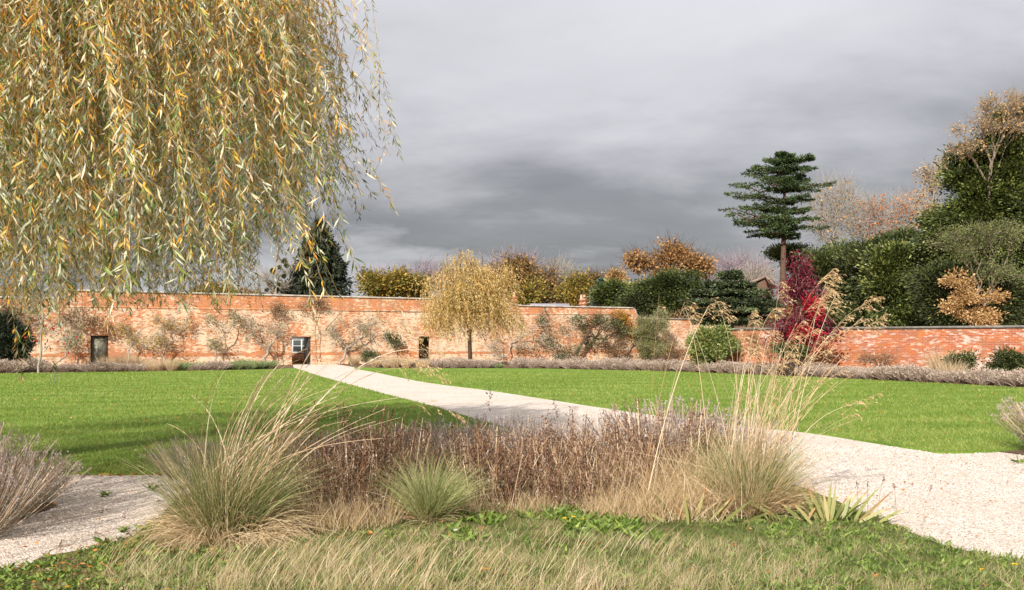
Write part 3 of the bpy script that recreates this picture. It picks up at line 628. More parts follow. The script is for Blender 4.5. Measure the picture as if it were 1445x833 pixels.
ever('holly_tree',872,96,[(876,418,28,24,70),(866,405,22,14,24)],M['holm'],'glossy holly with yellowing sprays between the spruce and the yew',41,leaf=(.28,.18))
ever('yew_tree',940,92,[(935,416,44,32,130),(955,402,40,22,70),(905,425,30,24,50)],M['yew'],'broad dark yew below the oak',42)
ever('yew_tree',895,90,[(898,430,26,14,35)],M['yew_deep'],'low dark yew behind the step at the end of the tall wall',43)
layered('cedar','spreading low cedar with flat green tiers over the end of the tall wall','tree',64,1032,
   [(388,1014,1046),(400,994,1066),(412,974,1094),(424,962,1100),(437,966,1100),(450,976,1096)],M['cedar_low'],BARK_DK,R=.26,leaf=(.26,.09),nb=15,per=430,rise=.02,droop=.05,pad=.40,thick=.06,up=.05,depth=.9,seed=14,bstart=.05,zj=.09)
layered('cedar','tall flat topped cedar on a long bare trunk rising above the evergreens','tree',86,1103,
   [(221,1096,1124),(227,1078,1148),(239,1054,1152),(253,1047,1142),(265,1028,1174),(281,1022,1150),(294,1046,1146),(307,1012,1156),(319,1036,1168),(331,1052,1128)],
   M['cedar'],BARK_RED,R=.40,leaf=(.25,.085),nb=11,per=330,rise=.07,droop=-.04,pad=.30,thick=.035,up=.16,depth=.5,seed=15,trunk_px=1108,bstart=.0,zj=.125)
# the mass of evergreens above the low wall
ever('yew_tree',1130,93,[(1112,362,26,20,45),(1128,385,24,30,45)],M['holm'],'ivy green tree wrapped round the foot of the tall cedar',44)
ever('yew_tree',1180,74,[(1172,372,30,30,80),(1195,395,38,50,130),(1165,425,30,38,70),(1185,448,44,14,60,-3)],M['yew'],'olive dark yew right of the red tree',45)
ever('yew_tree',1235,70,[(1226,372,36,32,110),(1240,410,44,44,140),(1240,448,44,14,60,-3)],M['yew_deep'],'deep green yew in the middle of the evergreens over the low wall',46)
ever('yew_tree',1290,68,[(1280,362,38,34,120),(1296,405,48,48,160),(1290,446,50,16,80,-3)],M['yew'],'layered dark yew left of the tall ivy clad tree',47)
ever('holly_tree',1262,64,[(1256,362,20,22,45),(1262,405,26,30,60),(1264,444,28,16,50)],M['holm'],'bright green holly crown above the layered yew',48)
ever('holm_oak',1395,62,[(1385,250,44,46,130),(1425,215,38,60,130),(1365,322,60,46,200),(1430,320,44,70,190),(1405,395,70,66,250),(1345,372,36,44,100),(1400,280,44,40,120),(1432,195,30,38,90)],M['holm'],'towering dark evergreen oak at the right over the low wall',49,nper=150,R=.6,trunk_top=9)
ever('yew_tree',1350,58,[(1340,410,42,48,140),(1395,425,50,40,150),(1400,450,60,12,70,-1)],M['yew_deep'],'low dark evergreen behind the wall under the towering evergreen oak',50)
ever('yew_tree',1500,60,[(1480,330,60,110,210)],M['holm'],'evergreen tree beyond the towering evergreen oak, its edge at the frame',51)
# bare and half bare trees above them
bt=dict(group=None,R=.26,leaf=(.26,.2),r=.7)
bg(1175,96,[(1176,300,36,46,330)],M['apricot'],'slim bare tree with a few apricot leaves right of the tall cedar',52,name='bare_tree',bark=BARK_GREY,nper=1,twig=5,twigL=1.5,rmin=.018,trunk_top=6,**bt)
bg(1250,98,[(1225,315,30,36,180),(1270,305,44,34,260)],M['orange'],'bare tree dotted with orange leaves between the slim bare tree and the evergreen oak',53,name='bare_tree',bark=BARK_GREY,nper=2,twig=5,twigL=1.3,rmin=.018,trunk_top=6,**bt)
bg(1335,72,[(1322,255,30,26,120),(1345,232,28,16,90),(1310,290,26,20,80),(1365,245,24,14,50)],M['apricot'],'twisting half bare tree with tan leaf tufts leaning on the evergreen oak',54,name='bare_tree',bark=BARK_GREY,nper=5,twig=3,twigL=.5,rmin=.016,trunk_top=6,group=None,R=.2,leaf=(.17,.11),r=.5,nsub=3,bf=.75,lump=9,lumpr=.22)
bg(1452,59,[(1392,182,46,16,120),(1368,208,36,12,70),(1412,152,34,14,100),(1445,140,30,12,90),(1440,175,36,14,50)],M['apricot'],'tall leaning tree with bare pale limbs and tan leaf tufts at the top right',55,name='bare_tree',bark=BARK_LIMB,nper=3,twig=5,twigL=.5,rmin=.012,trunk_top=7.6,group=None,R=.11,leaf=(.16,.10),r=.5,root_y=67,nsub=3,bf=.75,lump=9,lumpr=.2)
bg(1430,52,[(1350,345,44,18,110),(1390,330,50,22,130),(1405,375,50,24,70),(1430,330,40,26,60)],M['scrub'],'open shrubby tree with pale bare limbs and thin olive leaf before the evergreen oak',56,name='scrub_tree',bark=BARK_LIMB,nper=22,twig=2,twigL=.4,rmin=.010,trunk_top=2.2,group=None,R=.09,leaf=(.12,.06),r=.5,bf=.75,nsub=3,root_y=54,lump=8,lumpr=.25)
bg(1375,49.5,[(1350,400,18,16,22),(1368,420,30,10,34),(1378,442,28,9,40),(1345,432,14,8,14),(1404,420,14,8,10),(1388,454,22,7,26)],M['apricot'],'tan leaved small tree glowing before the dark evergreens above the low wall',57,name='beech_sapling',bark=BARK_DK,nper=60,twig=2,twigL=.4,rmin=.008,trunk_top=2.0,group=None,R=.04,leaf=(.13,.09),r=.4,root_y=50.5,flat=.6)
tree('maple_tree','maroon leaved conical maple with a pale trunk in front of the low wall','tree',45.5,1127,[(1130,366,8,16,14),(1129,392,20,20,50),(1126,420,32,24,80),(1128,458,46,22,90),(1112,482,32,14,24),(1170,472,20,14,20)],M['maroon'],BARK_PALE,R=.06,r=.45,nper=22,leaf=(.12,.09),twig=2,twigL=.4,seed=58,trunk_top=3.6,rmin=.008)
tree('maple_shrub','bright scarlet bush glowing under the maroon maple','shrub',44.5,1135,[(1148,440,18,18,26),(1136,470,32,14,32),(1108,490,16,10,12),(1146,488,14,8,9)],M['scarlet'],BARK_PALE,R=.04,r=.34,nper=38,leaf=(.11,.08),seed=59,trunk_top=.9,rmin=.006)
tree('laurel_bush','dark green leafy bush at the foot of the scarlet bush','shrub',44,1118,[(1118,497,30,11,40)],M['rose_dark'],BARK_DK,R=.05,r=.28,nper=90,leaf=(.12,.06),seed=60,trunk_top=.4,rmin=.006)

ever('dark_filler_hedge',603,75.5,[(603,492,22,26,60)],M['yew_deep'],'dark evergreen added behind the third doorway to darken its opening',92,cat='tree',leaf=(.2,.1),r=.5,trunk_top=.6)  # added foliage mass that blocks the sky so the doorway reads dark
g=rng(93); n=70000; X=-120+240*g.random(n); Yd=140+14*g.random(n); Hh=(8.2+1.2*np.sin(X*.13)+.9*np.sin(X*.41+1)+.6*np.sin(X*1.1))*np.sqrt(g.random(n)); m=MB()
leaves(m,np.stack([X,Yd,Hh],1),g.normal(size=(n,3))+[0,-.3,.4],.55,.36,.45+.15*np.sin(X*.23)+g.normal(size=n)*.2,94); tag(m.obj('distant_woodland',M['autumn_br']),'distant brown woodland edge beyond the garden wall','woodland',kind='stuff')

# ------------------------------------------------------------------ plants against the walls
def onwall(name,px,back,blobs,mat,label,seed,cat='wall shrub',**k):
    d=wd(px)-back; a=dict(R=.045,r=.4,nper=14,leaf=(.11,.07),twig=4,twigL=.45,rmin=.008,depth=.12,trunk_top=.5,bark=BARK_GREY,tvar=.2,shell=1.3,group=None,nsub=3,lumpr=.22,lump=6); a.update(k); b=a.pop('bark')
    if cat=='wall shrub' and mat is not M['ivy']: a['nper']=max(2,int(a['nper']*.55)); a['twig']=max(a['twig'],5)
    B=[]
    for q in blobs: B.append((q[0],q[1],q[2],q[3],q[4],wd(q[0])-back-d))
    return tree(name,label,cat,d,px,B,mat,b,seed=seed,**a)
layered('spruce','dense dark spruce bush at the far left foot of the wall','tree',50,8,[(452,-4,18),(459,-12,28),(466,-20,36),(473,-24,41),(480,-28,45),(487,-30,45),(494,-30,44),(501,-26,40)],M['spruce'],BARK_DK,R=.12,leaf=(.17,.06),nb=14,per=260,rise=.08,droop=.0,pad=.5,thick=.35,up=.2,seed=16)
tree('apple_tree','slender pale trunked bare tree with red fruits left of the grey door','tree',48,54,[(60,432,36,24,80),(85,470,26,14,26)],M['oliveleaf'],BARK_GREY,R=.06,r=.3,nper=1,leaf=(.1,.07),twig=4,twigL=.5,seed=61,trunk_top=2.3,rmin=.011,depth=.5)
ar=[o for o in COL.objects if o.name=='apple_tree'][0]; g=rng(5); m=MB()
for k in range(20):
    x,y=g.normal(82,20),g.normal(474,10); c=np.array([ratio(x)*48,48+g.normal()*.4,hz(y,48)]); a=np.array([c]); R0=.05
    for (z0,z1,r0,r1) in ((-1,-.5,.2,.87),(-.5,.5,.87,.87),(.5,1,.87,.2)): tubes(m,a+[0,0,R0*z0],a+[0,0,R0*z1],R0*r0,R0*r1,6)
m.obj('fruit',M['fruit'],ar,tuple(ar.location),smooth=True)
W='shrubs and fruit trees trained on the tall wall'
onwall('climbing_shrub',104,.7,[(104,447,24,20,70),(128,455,14,8,20)],M['brownleaf'],'rounded brown twiggy climber high on the wall left of the grey door',62,group=W,nper=16,trunk_top=1.4,R=.02,bark=BARK)
onwall('fruit_tree',72,.6,[(95,482,28,20,60)],M['oliveleaf'],'low gnarled fruit tree between the pale trunked tree and the grey door',63,group=W,nper=14)
onwall('climbing_shrub',20,.5,[(22,440,34,16,70)],M['brownleaf'],'dark brown climber high on the far left of the wall',64,group=W,nper=22,trunk_top=1.4,R=.02,bark=BARK)
onwall('fruit_tree',178,.5,[(180,466,26,7,30),(190,480,30,14,26)],M['yellowleaf'],'low yellow leaved wall tree just right of the grey door',65,group=W,nper=16)
onwall('fruit_tree',232,.5,[(222,452,12,8,16),(240,460,24,10,28),(228,478,34,16,50),(262,456,14,8,12)],M['yellowleaf'],'yellow olive wall tree with forked stem, second right of the grey door',66,group=W,nper=12)
onwall('fruit_tree',300,.5,[(300,454,14,7,12),(330,452,12,10,18),(305,480,28,16,24)],M['oliveleaf'],'sparse olive wall tree below the longest willow strand',67,group=W,nper=20)
onwall('fruit_tree',374,.5,[(356,462,16,18,34),(384,468,20,18,44),(345,450,14,10,14),(374,488,26,14,24)],M['oliveleaf'],'bare forked wall tree with brown spurs left of the middle doorway',68,group=W,nper=7,twig=5,R=.09)
onwall('climbing_shrub',392,.4,[(392,437,13,12,40)],M['brownleaf'],'small brown green climber under the coping left of the middle doorway',69,group=W,nper=16,trunk_top=1.4,R=.02,bark=BARK)
onwall('climbing_shrub',448,.4,[(450,430,20,9,44),(428,434,10,6,12)],M['brownleaf'],'brown climber under the coping above the middle doorway',70,group=W,nper=14,trunk_top=1.4,R=.02,bark=BARK)
onwall('fruit_tree',478,.5,[(472,468,30,20,60),(510,462,24,16,40),(530,455,14,12,16),(500,490,30,12,20)],M['oliveleaf'],'wide bare wall tree with olive spurs right of the middle doorway',71,group=W,nper=6,twig=5,R=.08)
onwall('wall_creeper',556,.4,[(552,475,9,4,12),(558,484,6,6,7)],M['ivy'],'little dark green creeper alone on the wall left of the third doorway',72,group=W,nper=40,trunk_top=1.2,R=.03)
onwall('evergreen_bush',524,3,[(524,503,15,7,30)],M['rose_dark'],'small dark rounded bush on the bed left of the third doorway',73,cat='shrub',nper=70,R=.04,trunk_top=.3,depth=.8,leaf=(.1,.06))
onwall('bramble',601,-1.6,[(600,500,10,16,50)],M['brownleaf'],'brown bramble tangle inside the third doorway',74,cat='shrub',nper=40,R=.03,trunk_top=.6,twigL=1.0,bark=BARK,depth=.6)
onwall('fruit_tree',706,.5,[(700,488,30,16,50),(735,478,24,22,44),(760,460,20,14,16)],M['oliveleaf'],'pale stemmed bare tree just right of the weeping tree',75,group=W,nper=3,twig=5,R=.06,bark=BARK_PALE)
onwall('climbing_shrub',790,.5,[(768,455,10,18,26),(775,478,20,14,40),(798,500,26,16,60),(745,492,22,8,16),(798,466,8,5,8)],M['ivy'],'dark evergreen climber left of the leaning trunk',76,group=W,lumpr=.4,lump=5,nper=13,R=.05)
lt=onwall('leaning_tree',808,.7,[(826,462,16,14,20),(850,453,30,12,70),(880,464,20,18,44),(812,450,14,9,18),(838,478,32,14,30)],M['ivy'],'tree with a leaning bare trunk and ivy green crown against the tall wall',77,cat='tree',group=None,lumpr=.4,lump=5,nper=15,R=.12,bark=BARK_DK,trunk_top=2.6,bend=.3,bf=.4)
onwall('climbing_vine',884,.4,[(880,455,14,12,30),(893,468,13,18,40),(872,440,12,8,12)],M['vine'],'vine with yellow and orange leaves below the end step of the tall wall',78,group=None,cat='climber',nper=34)
onwall('bare_shrub',872,.9,[(868,492,22,15,90),(905,500,14,8,20)],M['brownleaf'],'bare brown thicket at the foot of the vine',79,cat='shrub',nper=10,twig=5,twigL=.6,bark=BARK)
onwall('olive_shrub',920,2.5,[(918,484,30,28,170),(926,462,20,18,60),(908,456,8,14,22),(934,450,6,12,16)],M['olive'],'tall soft olive green shrub in front of the end step of the tall wall',80,cat='shrub',nper=70,depth=.8,leaf=(.12,.045),r=.4,shell=1.9,lumpr=.34,trunk_top=1,R=.06,rmin=.01)
tree('laurel_bush','broad variegated laurel bush in front of the spreading cedar','shrub',50.5,1010,[(1008,492,38,22,150),(990,486,16,20,40),(1024,482,18,18,40)],M['laurel'],BARK,R=.07,r=.35,nper=70,leaf=(.13,.07),seed=81,trunk_top=.7,depth=.7,shell=1.9,lumpr=.34)
onwall('bare_shrub',965,2,[(962,500,18,14,70)],M['brownleaf'],'thin brown bare shrub between the olive shrub and the variegated laurel',82,cat='shrub',nper=8,twig=5,twigL=.6,bark=BARK,depth=.6)
def onr(name,px,dep,blobs,mat,label,seed,cat='shrub',**k):
    a=dict(R=.04,r=.26,nper=50,leaf=(.1,.055),trunk_top=.4,rmin=.006,depth=.6,bark=BARK); a.update(k); b=a.pop('bark')
    return tree(name,label,cat,dep,px,blobs,mat,b,seed=seed,**a)
onr('rose_bush',1358,40,[(1356,512,20,13,60)],M['rose_dark'],'small dark green bush beside the pale grass tuft at the low wall',83)
onr('rose_bush',1418,38.6,[(1416,509,30,15,100)],M['rose_dark'],'wider dark green bush near the right end of the low wall',84)
onr('bare_shrub',1090,46,[(1078,485,24,22,60)],M['brownleaf'],'reddish bare thicket left of the maroon maple',85,nper=8,twig=5,twigL=.5)
onr('bare_shrub',1240,44.5,[(1238,508,34,12,70)],M['brownleaf'],'brown bare bush low against the middle of the low wall',86,nper=6,twig=5,twigL=.4)

# young weeping tree
def zb_y(x,y,g): return 1.3+np.abs(x+2.8)*.12+g.random(len(x))**2*.9
wy=62.0
def yd(px,r,ytop,yed,dy=0): return (ratio(px)*wy,wy+dy,r,hz(ytop,wy),hz(yed,wy))
willow('weeping_tree','small weeping tree with tan gold leaves standing in the border before the tall wall',(ratio(664)*wy,wy,0),
   [yd(655,1.5,361,388),yd(622,1.3,380,408,.3),yd(700,1.15,368,392,.2),yd(672,1.6,384,410,-.8),yd(640,1.8,410,440,.2),yd(690,1.7,408,440,-.3),yd(614,1.0,432,456,.2),yd(716,.9,436,460),yd(655,.7,356,372),yd(662,1.8,400,432,1.2)],
   3.0,7.15,3.6,zb_y,2100,.12,(.19,.042),M['young_willow'],BARK_DK,.13,90,lean=(.38,0),limbs=110,trunk_top=3.2,twigw=.014,lf=.97,slen=(.5,2.4),chaos=.07,qp=1.1,zn=.11)
# big foreground willow
def zb_w(x,y,g):
    px=CX+x/y*F; t=np.clip((px-225)/185,0,1.15); pyb=436-215*t**1.25
    return EYE+(HY-pyb)/F*y+g.random(len(x))**1.6*.55-(g.random(len(x))<.045)*(.45+.3*g.random(len(x)))
def kp(x,y,g):
    px=CX+x/y*F; r=g.random(len(x)); return ((px>-140)|(r<.3))&(y>4.4)&((px<375)|((px<410)&(r<.45))|((px<450)&(r<.12)))
willow('willow_tree','large weeping willow with gold and olive leaves hanging over the lawn at the left',(-7.6,11.0,0),
   [(-6.6,9.4,4.6,8.8,4.6),(-4.2,7.6,2.3,6.6,4.4),(-4.6,11.2,2.9,7.2,4.4),(-6.4,7.2,2.6,7.0,4.2),(-3.0,8.9,1.6,6.0,4.2),(-5.2,6.4,1.5,6.0,4.0)],
   4.4,8.6,4.9,zb_w,4700,.025,(.086,.0125),M['willow_leaf'],BARK,.34,91,lean=(.05,0),limbs=130,trunk_top=3.6,twigw=.006,keep=kp,gz=.15,slen=(1.2,5.2),chaos=.06,lf=.95)

# ------------------------------------------------------------------ border plants along the far lawn edge (individuals, shared meshes)
def clump_mesh(name,mat,n,rad,H,W,th=(45,90),seed=0,tipleaf=0):
    g=rng(seed); rr=rad*.45*np.sqrt(g.random(n)); ph=g.random(n)*2*np.pi; base=np.stack([rr*np.cos(ph),rr*np.sin(ph),np.zeros(n)],1)
    q=rr/(rad*.45); th0=R_(90)-q*R_(90-th[0])*(.5+.5*g.random(n)); m=MB()
    P,d=blades(m,base,ph+g.normal(size=n)*.5,th0,R_(14),H*(.6+.4*g.random(n)),W,.45+g.normal(size=n)*.22,K=3,seed=seed)
    if tipleaf:
        tid=np.repeat(np.arange(n),tipleaf); f=.55+.45*g.random(len(tid)); q=P[tid,1]*(1-f)[:,None]+P[tid,2]*f[:,None]
        leaves(m,q,d[tid,-1]+g.normal(size=(len(tid),3))*.4,.06,.03,.55+g.normal(size=len(tid))*.22,seed)
    return m.mesh(name,mat)
lavm=[clump_mesh('border_lavender',M['lav_far'],520,.62,.50,.016,(25,90),s,2) for s in (1,2,3)]
strm=[clump_mesh('border_grass',M['straw_far'],420,.5,.95,.016,(48,90),s,0) for s in (4,5)]
grnm=[clump_mesh('border_perennial',M['green_far'],480,.6,.62,.024,(35,90),s,1) for s in (6,7)]
gB=rng(77)
def border(edge,off,spacing,n_rows,zone):
    E=np.array(edge); seg=np.linalg.norm(np.diff(E,axis=0),axis=1); cum=np.concatenate([[0],np.cumsum(seg)]); tot=cum[-1]
    for row in range(n_rows):
        s=spacing*.3*row
        while s<tot:
            i=min(np.searchsorted(cum,s,side='right')-1,len(seg)-1); p=E[i]+(E[i+1]-E[i])*(s-cum[i])/seg[i]; t=(E[i+1]-E[i])/seg[i]; nn=np.array([-t[1],t[0]])
            q=p+nn*(off+row*.95)+gB.normal(size=2)*.08; px=CX+q[0]/q[1]*F
            z=zone(px,row)
            if z and -60<px<1500:
                nm,ms,lab,cat,grp,sc=z; o=bpy.data.objects.new(nm,ms[gB.integers(len(ms))]); COL.objects.link(o)
                s0=sc*1.12*(.85+.35*gB.random()); o.location=(q[0],q[1],.01); o.scale=(s0*1.05,s0*1.05,s0*(.85+.3*gB.random())); o.rotation_euler=(0,0,gB.random()*6.28); tag(o,lab,cat,grp)
            s+=spacing*(.85+.3*gB.random())
GL='lavender along the far lawn edge'; GS='pale grasses in the far border'; GG='green perennials in the far border'
LAV=lambda lab,sc=1.0:('lavender_clump',lavm,lab,'lavender',GL,sc)
def zoneL(px,row):
    if 44<px<122 and row==0: return None
    if px<44: return LAV('grey brown lavender clump below the dark spruce bush at the far left',1.25)
    if px<128: return LAV('grey lavender clump behind the short gravel strip left of the grey door',.9)
    if px<245:
        if row>=1 or gB.random()<.45: return ('grass_clump',strm,'pale straw grass clump in front of the grey door and yellow wall trees','grass clump',GS+' by the grey door',.95 if row else .7)
        return LAV('grey lavender clump at the lawn edge in front of the grey door')
    if px<285 or 315<px<405:
        if row==0 and gB.random()<.5: return LAV('low lavender clump among green perennials left of the middle doorway',.8)
        return ('border_perennial',grnm,'low green perennial clump left of the middle doorway','perennial',GG,.75)
    if px<315: return LAV('low lavender clump among green perennials left of the middle doorway',.95)
    return None
def zoneR(px,row):
    if px<512: return None
    if px<610:
        return ('grass_clump',strm,'low tan grass clump in the border below the third doorway','grass clump',GS+' by the third doorway',.6) if row==0 else LAV('lavender clump below the third doorway',.9)
    if 698<px<718: return ('border_perennial',grnm,'small green clump in the gap right of the weeping tree','perennial','green clumps right of the weeping tree',.4)
    if px<700: return LAV('lavender clump at the foot of the weeping tree')
    if px<960: return LAV('pale lavender clump in the long row under the ivy clad leaning tree',1.05)
    if px<1180: return LAV('lavender clump in the row between the laurel and the red maple',1.0)
    if 1335<px<1350 and row==1: return ('grass_clump',strm,'pale feathery grass clump beside the tallest tuft at the low wall','grass clump','feathery grasses',1.1)
    return LAV('grey lavender clump along the foot of the low orange wall',.95)
border(eL,1.0,.95,2,zoneL); border(eR,.95,.9,2,zoneR)
for (px,dd,s,lab) in [(1332,40.5,1.5,'tallest pale feathery grass tuft against the low wall'),(1350,40.8,1.25,'shorter pale feathery grass behind the small dark bush at the low wall'),(500,64.5,.9,'straw coloured grass fountain right of the middle doorway'),(545,66,.7,'short straw grass left of the small dark rounded bush')]:
    o=bpy.data.objects.new('grass_clump',strm[0]); COL.objects.link(o); o.location=(ratio(px)*dd,dd,.01); o.scale=(s,s,s); tag(o,lab,'grass clump')

# ------------------------------------------------------------------ near planting
def spike_heads(m,tips,dirs,n,L,size,t0,seed,spread=.012):
    g=rng(seed); tid=np.repeat(np.arange(len(tips)),n); N=len(tid); f=g.random(N)
    pos=tips[tid]-dirs[tid]*(L*f)[:,None]+g.normal(size=(N,3))*spread
    D=dirs[tid]*.6+g.normal(size=(N,3)); leaves(m,pos,D,size*(.6+.8*g.random(N)),size*.55,t0+g.normal(size=N)*.22,seed)
def lav_proto(seed,n=300,H=.62,rad=.42,lean=0.0):
    g=rng(seed); root=empty('lavender_bush',(0,0,0)); rr=rad*np.sqrt(g.random(n)); ph=g.random(n)*2*np.pi
    base=np.stack([rr*np.cos(ph)*.55,rr*np.sin(ph)*.55,np.zeros(n)],1); th=R_(88)-(rr/rad)*R_(48)+g.normal(size=n)*.1
    m=MB(); P,d=blades(m,base,ph,th,R_(-8),H*(.75+.3*g.random(n)),.0055,.5+g.normal(size=n)*.25,K=5,wind=(lean,0,0),seed=seed,taper=False); m.obj('stems',M['lav_stem'],root)
    m=MB(); spike_heads(m,P[:,-1],d[:,-1],7,.06,.016,.5,seed,.006); m.obj('flower_spikes',M['lav_head'],root)
    N=1800; tid=g.integers(0,n,N); f=g.random(N)*2.6; ki=f.astype(int); fr=(f-ki)[:,None]; q=P[tid,ki]*(1-fr)+P[tid,ki+1]*fr+g.normal(size=(N,3))*.02
    q[:,2]=np.maximum(q[:,2],.02)
    m=MB(); leaves(m,q,d[tid,1]*.7+g.normal(size=(N,3))*.5,.045,.008,.5+g.normal(size=N)*.25,seed); m.obj('foliage',M['lav_leaf'],root)
    return root
def brown_proto(seed,n=52,H=.70,rad=.36,heads=True):
    g=rng(seed); root=empty('dead_perennial',(0,0,0)); rr=rad*np.sqrt(g.random(n)); ph=g.random(n)*2*np.pi
    base=np.stack([rr*np.cos(ph),rr*np.sin(ph)*.8,np.zeros(n)],1); th=R_(88)-(rr/rad)*R_(14)+g.normal(size=n)*.07
    m=MB(); P,d=blades(m,base,ph,th,R_(3),H*(.5+.6*g.random(n)),.0075,.45+g.normal(size=n)*.25,K=5,seed=seed,taper=False)
    # short side branches
    N=n*5; tid=np.repeat(np.arange(n),5); f=1+g.random(N)*2.8; ki=np.minimum(f.astype(int),3); fr=(f-ki)[:,None]; q=P[tid,ki]*(1-fr)+P[tid,ki+1]*fr
    blades(m,q,g.random(N)*6.28,R_(50),R_(-15),.07+.10*g.random(N),.004,.4+g.normal(size=N)*.25,K=3,seed=seed+1,taper=False)
    m.obj('stems',M['brownstem'],root)
    m=MB(); spike_heads(m,P[:,-1],d[:,-1],14,.22,.022,.42,seed,.016)
    N=n*22; tid=g.integers(0,n,N); f=g.random(N)*3.9; ki=f.astype(int); fr=(f-ki)[:,None]; q=P[tid,ki]*(1-fr)+P[tid,ki+1]*fr+g.normal(size=(N,3))*.022
    leaves(m,q,g.normal(size=(N,3))-np.array([0,0,.4]),.034*(.5+g.random(N)),.014,.38+g.normal(size=N)*.25,seed+2); m.obj('seedheads',M['seedhead'],root)
    return root
def straw_proto(seed,n=300,H=.5,rad=.4):
    g=rng(seed); root=empty('dry_grass_clump',(0,0,0)); rr=rad*np.sqrt(g.random(n)); ph=g.random(n)*2*np.pi
    base=np.stack([rr*np.cos(ph),rr*np.sin(ph)*.7,np.zeros(n)],1); m=MB()
    blades(m,base,g.random(n)*6.28,R_(84)-g.random(n)*R_(34),R_(50)*g.random(n),H*(.4+.7*g.random(n)),.005,.5+g.normal(size=n)*.25,K=5,wind=(.2,0,0),seed=seed); m.obj('blades',M['straw'],root)
    return root
protos={'lav':[lav_proto(101),lav_proto(102,260,.66,.45)],'brown':[brown_proto(103),brown_proto(104,44,.82,.38),brown_proto(105,64,.60,.42)],'straw':[straw_proto(106),straw_proto(107,380,.42)]}
used=set(); gN=rng(200)
CATS={'lav':'lavender','brown':'dead perennial','straw':'grass clump'}
def put(kind,px,py,label,group,s=1.0,var=None,sz=1.0):
    ps=protos[kind]; i=var if var is not None else int(gN.integers(len(ps))); p=ps[i]
    if (kind,i) in used: o=copy_tree(p)
    else: o=p; used.add((kind,i))
    x,y=gp(px,py); o.location=(x,y,.026); sc=s*(.88+.24*gN.random()); sz=sz*(.78+.4*gN.random() if kind!='lav' else 1); o.scale=(sc,sc,sc*sz); o.rotation_euler=(0,0,gN.random()*6.28); tag(o,label,CATS[kind],group)
    return o
GLb='lavender behind the dead perennials'; 
for px,py,s in [(432,690,.9),(478,688,.95),(520,686,.9),(566,682,1),(610,680,1.05),(655,676,1),(700,674,1.08),(748,674,1.02),(880,672,1.1),(925,672,1.15),(968,674,1.2),(1010,680,1.15)]:
    put('lav',px,py+6,'grey brown lavender bush behind the dead stems, '+('between the two left grass tussocks' if px<600 else 'above the middle of the bed' if px<800 else 'left of the tall oat grass'),GLb+(' left' if px<600 else ' middle' if px<800 else ' right'),s*1.12)
GBr='dark dead perennials in the middle of the bed'
for px,py,s in [(462,716,.95),(500,712,1),(540,706,1),(575,704,.92),(455,742,.7),(505,738,.74),(545,728,.8),
                (655,708,.85),(690,702,.98),(728,700,1.0),(766,702,1.08),(806,700,1.08),(846,702,.98),(884,702,1.0),(920,700,.98),(955,704,.92),(990,702,.9),
                (690,724,.8),(742,722,.88),(800,724,.82),(858,722,.8)]:
    z='left' if px<600 else 'middle' if px<800 else 'right'
    put('brown',px,py,{'left':'dark brown dead perennial between the big left tussock and the small tussock','middle':'dark brown dead perennial just right of the small green tussock','right':'brown dead perennial left of the tall oat grass'}[z],GBr+' '+z,s)
for px,py,s in [(470,725,.95),(520,720,.9),(560,712,1.0),(640,705,1.05),(680,712,.95),(735,714,.9),(785,712,.95),(835,712,.9),(880,712,1.0),(440,752,.8),(480,750,.7),(530,746,.6),(655,730,.6),(715,728,.55),(760,730,.65),(812,726,.6),(850,734,.6),(880,736,.8),(920,736,1.05),(955,734,1.15),(985,730,1.2),(895,722,1.1),(940,716,1.2),(975,714,1.2)]:
    z='left' if px<600 else 'middle' if px<860 else 'right'
    put('straw',px,py,{'left':'flopped dry grass clump beside the big left tussock','middle':'short straw clump at the front foot of the dead perennials','right':'pale straw clump at the left foot of the tall oat grass'}[z],'straw clumps '+z,s)
# lavender islands
for px,py,s,lab in [(-14,738,1.1,'big grey lavender bush at the left edge beside the gravel, nearest one'),(-60,720,1.2,'lavender bush at the left edge behind the nearest one'),(38,716,.85,'lavender bush on the gravel, rightmost of the left edge ones'),(-40,760,1.2,'lavender bush cut by the left edge, closest to the grass'),
                    (1500,640,1.45,'grey lavender bush at the right edge of the path'),(1550,650,1.4,'lavender bush beyond the right edge of the path'),
                    (262,678,.72,'small upright lavender behind the big left tussock'),(300,680,.7,'lavender hidden behind the big left tussock')]:
    put('lav',px,py,lab,None,s)

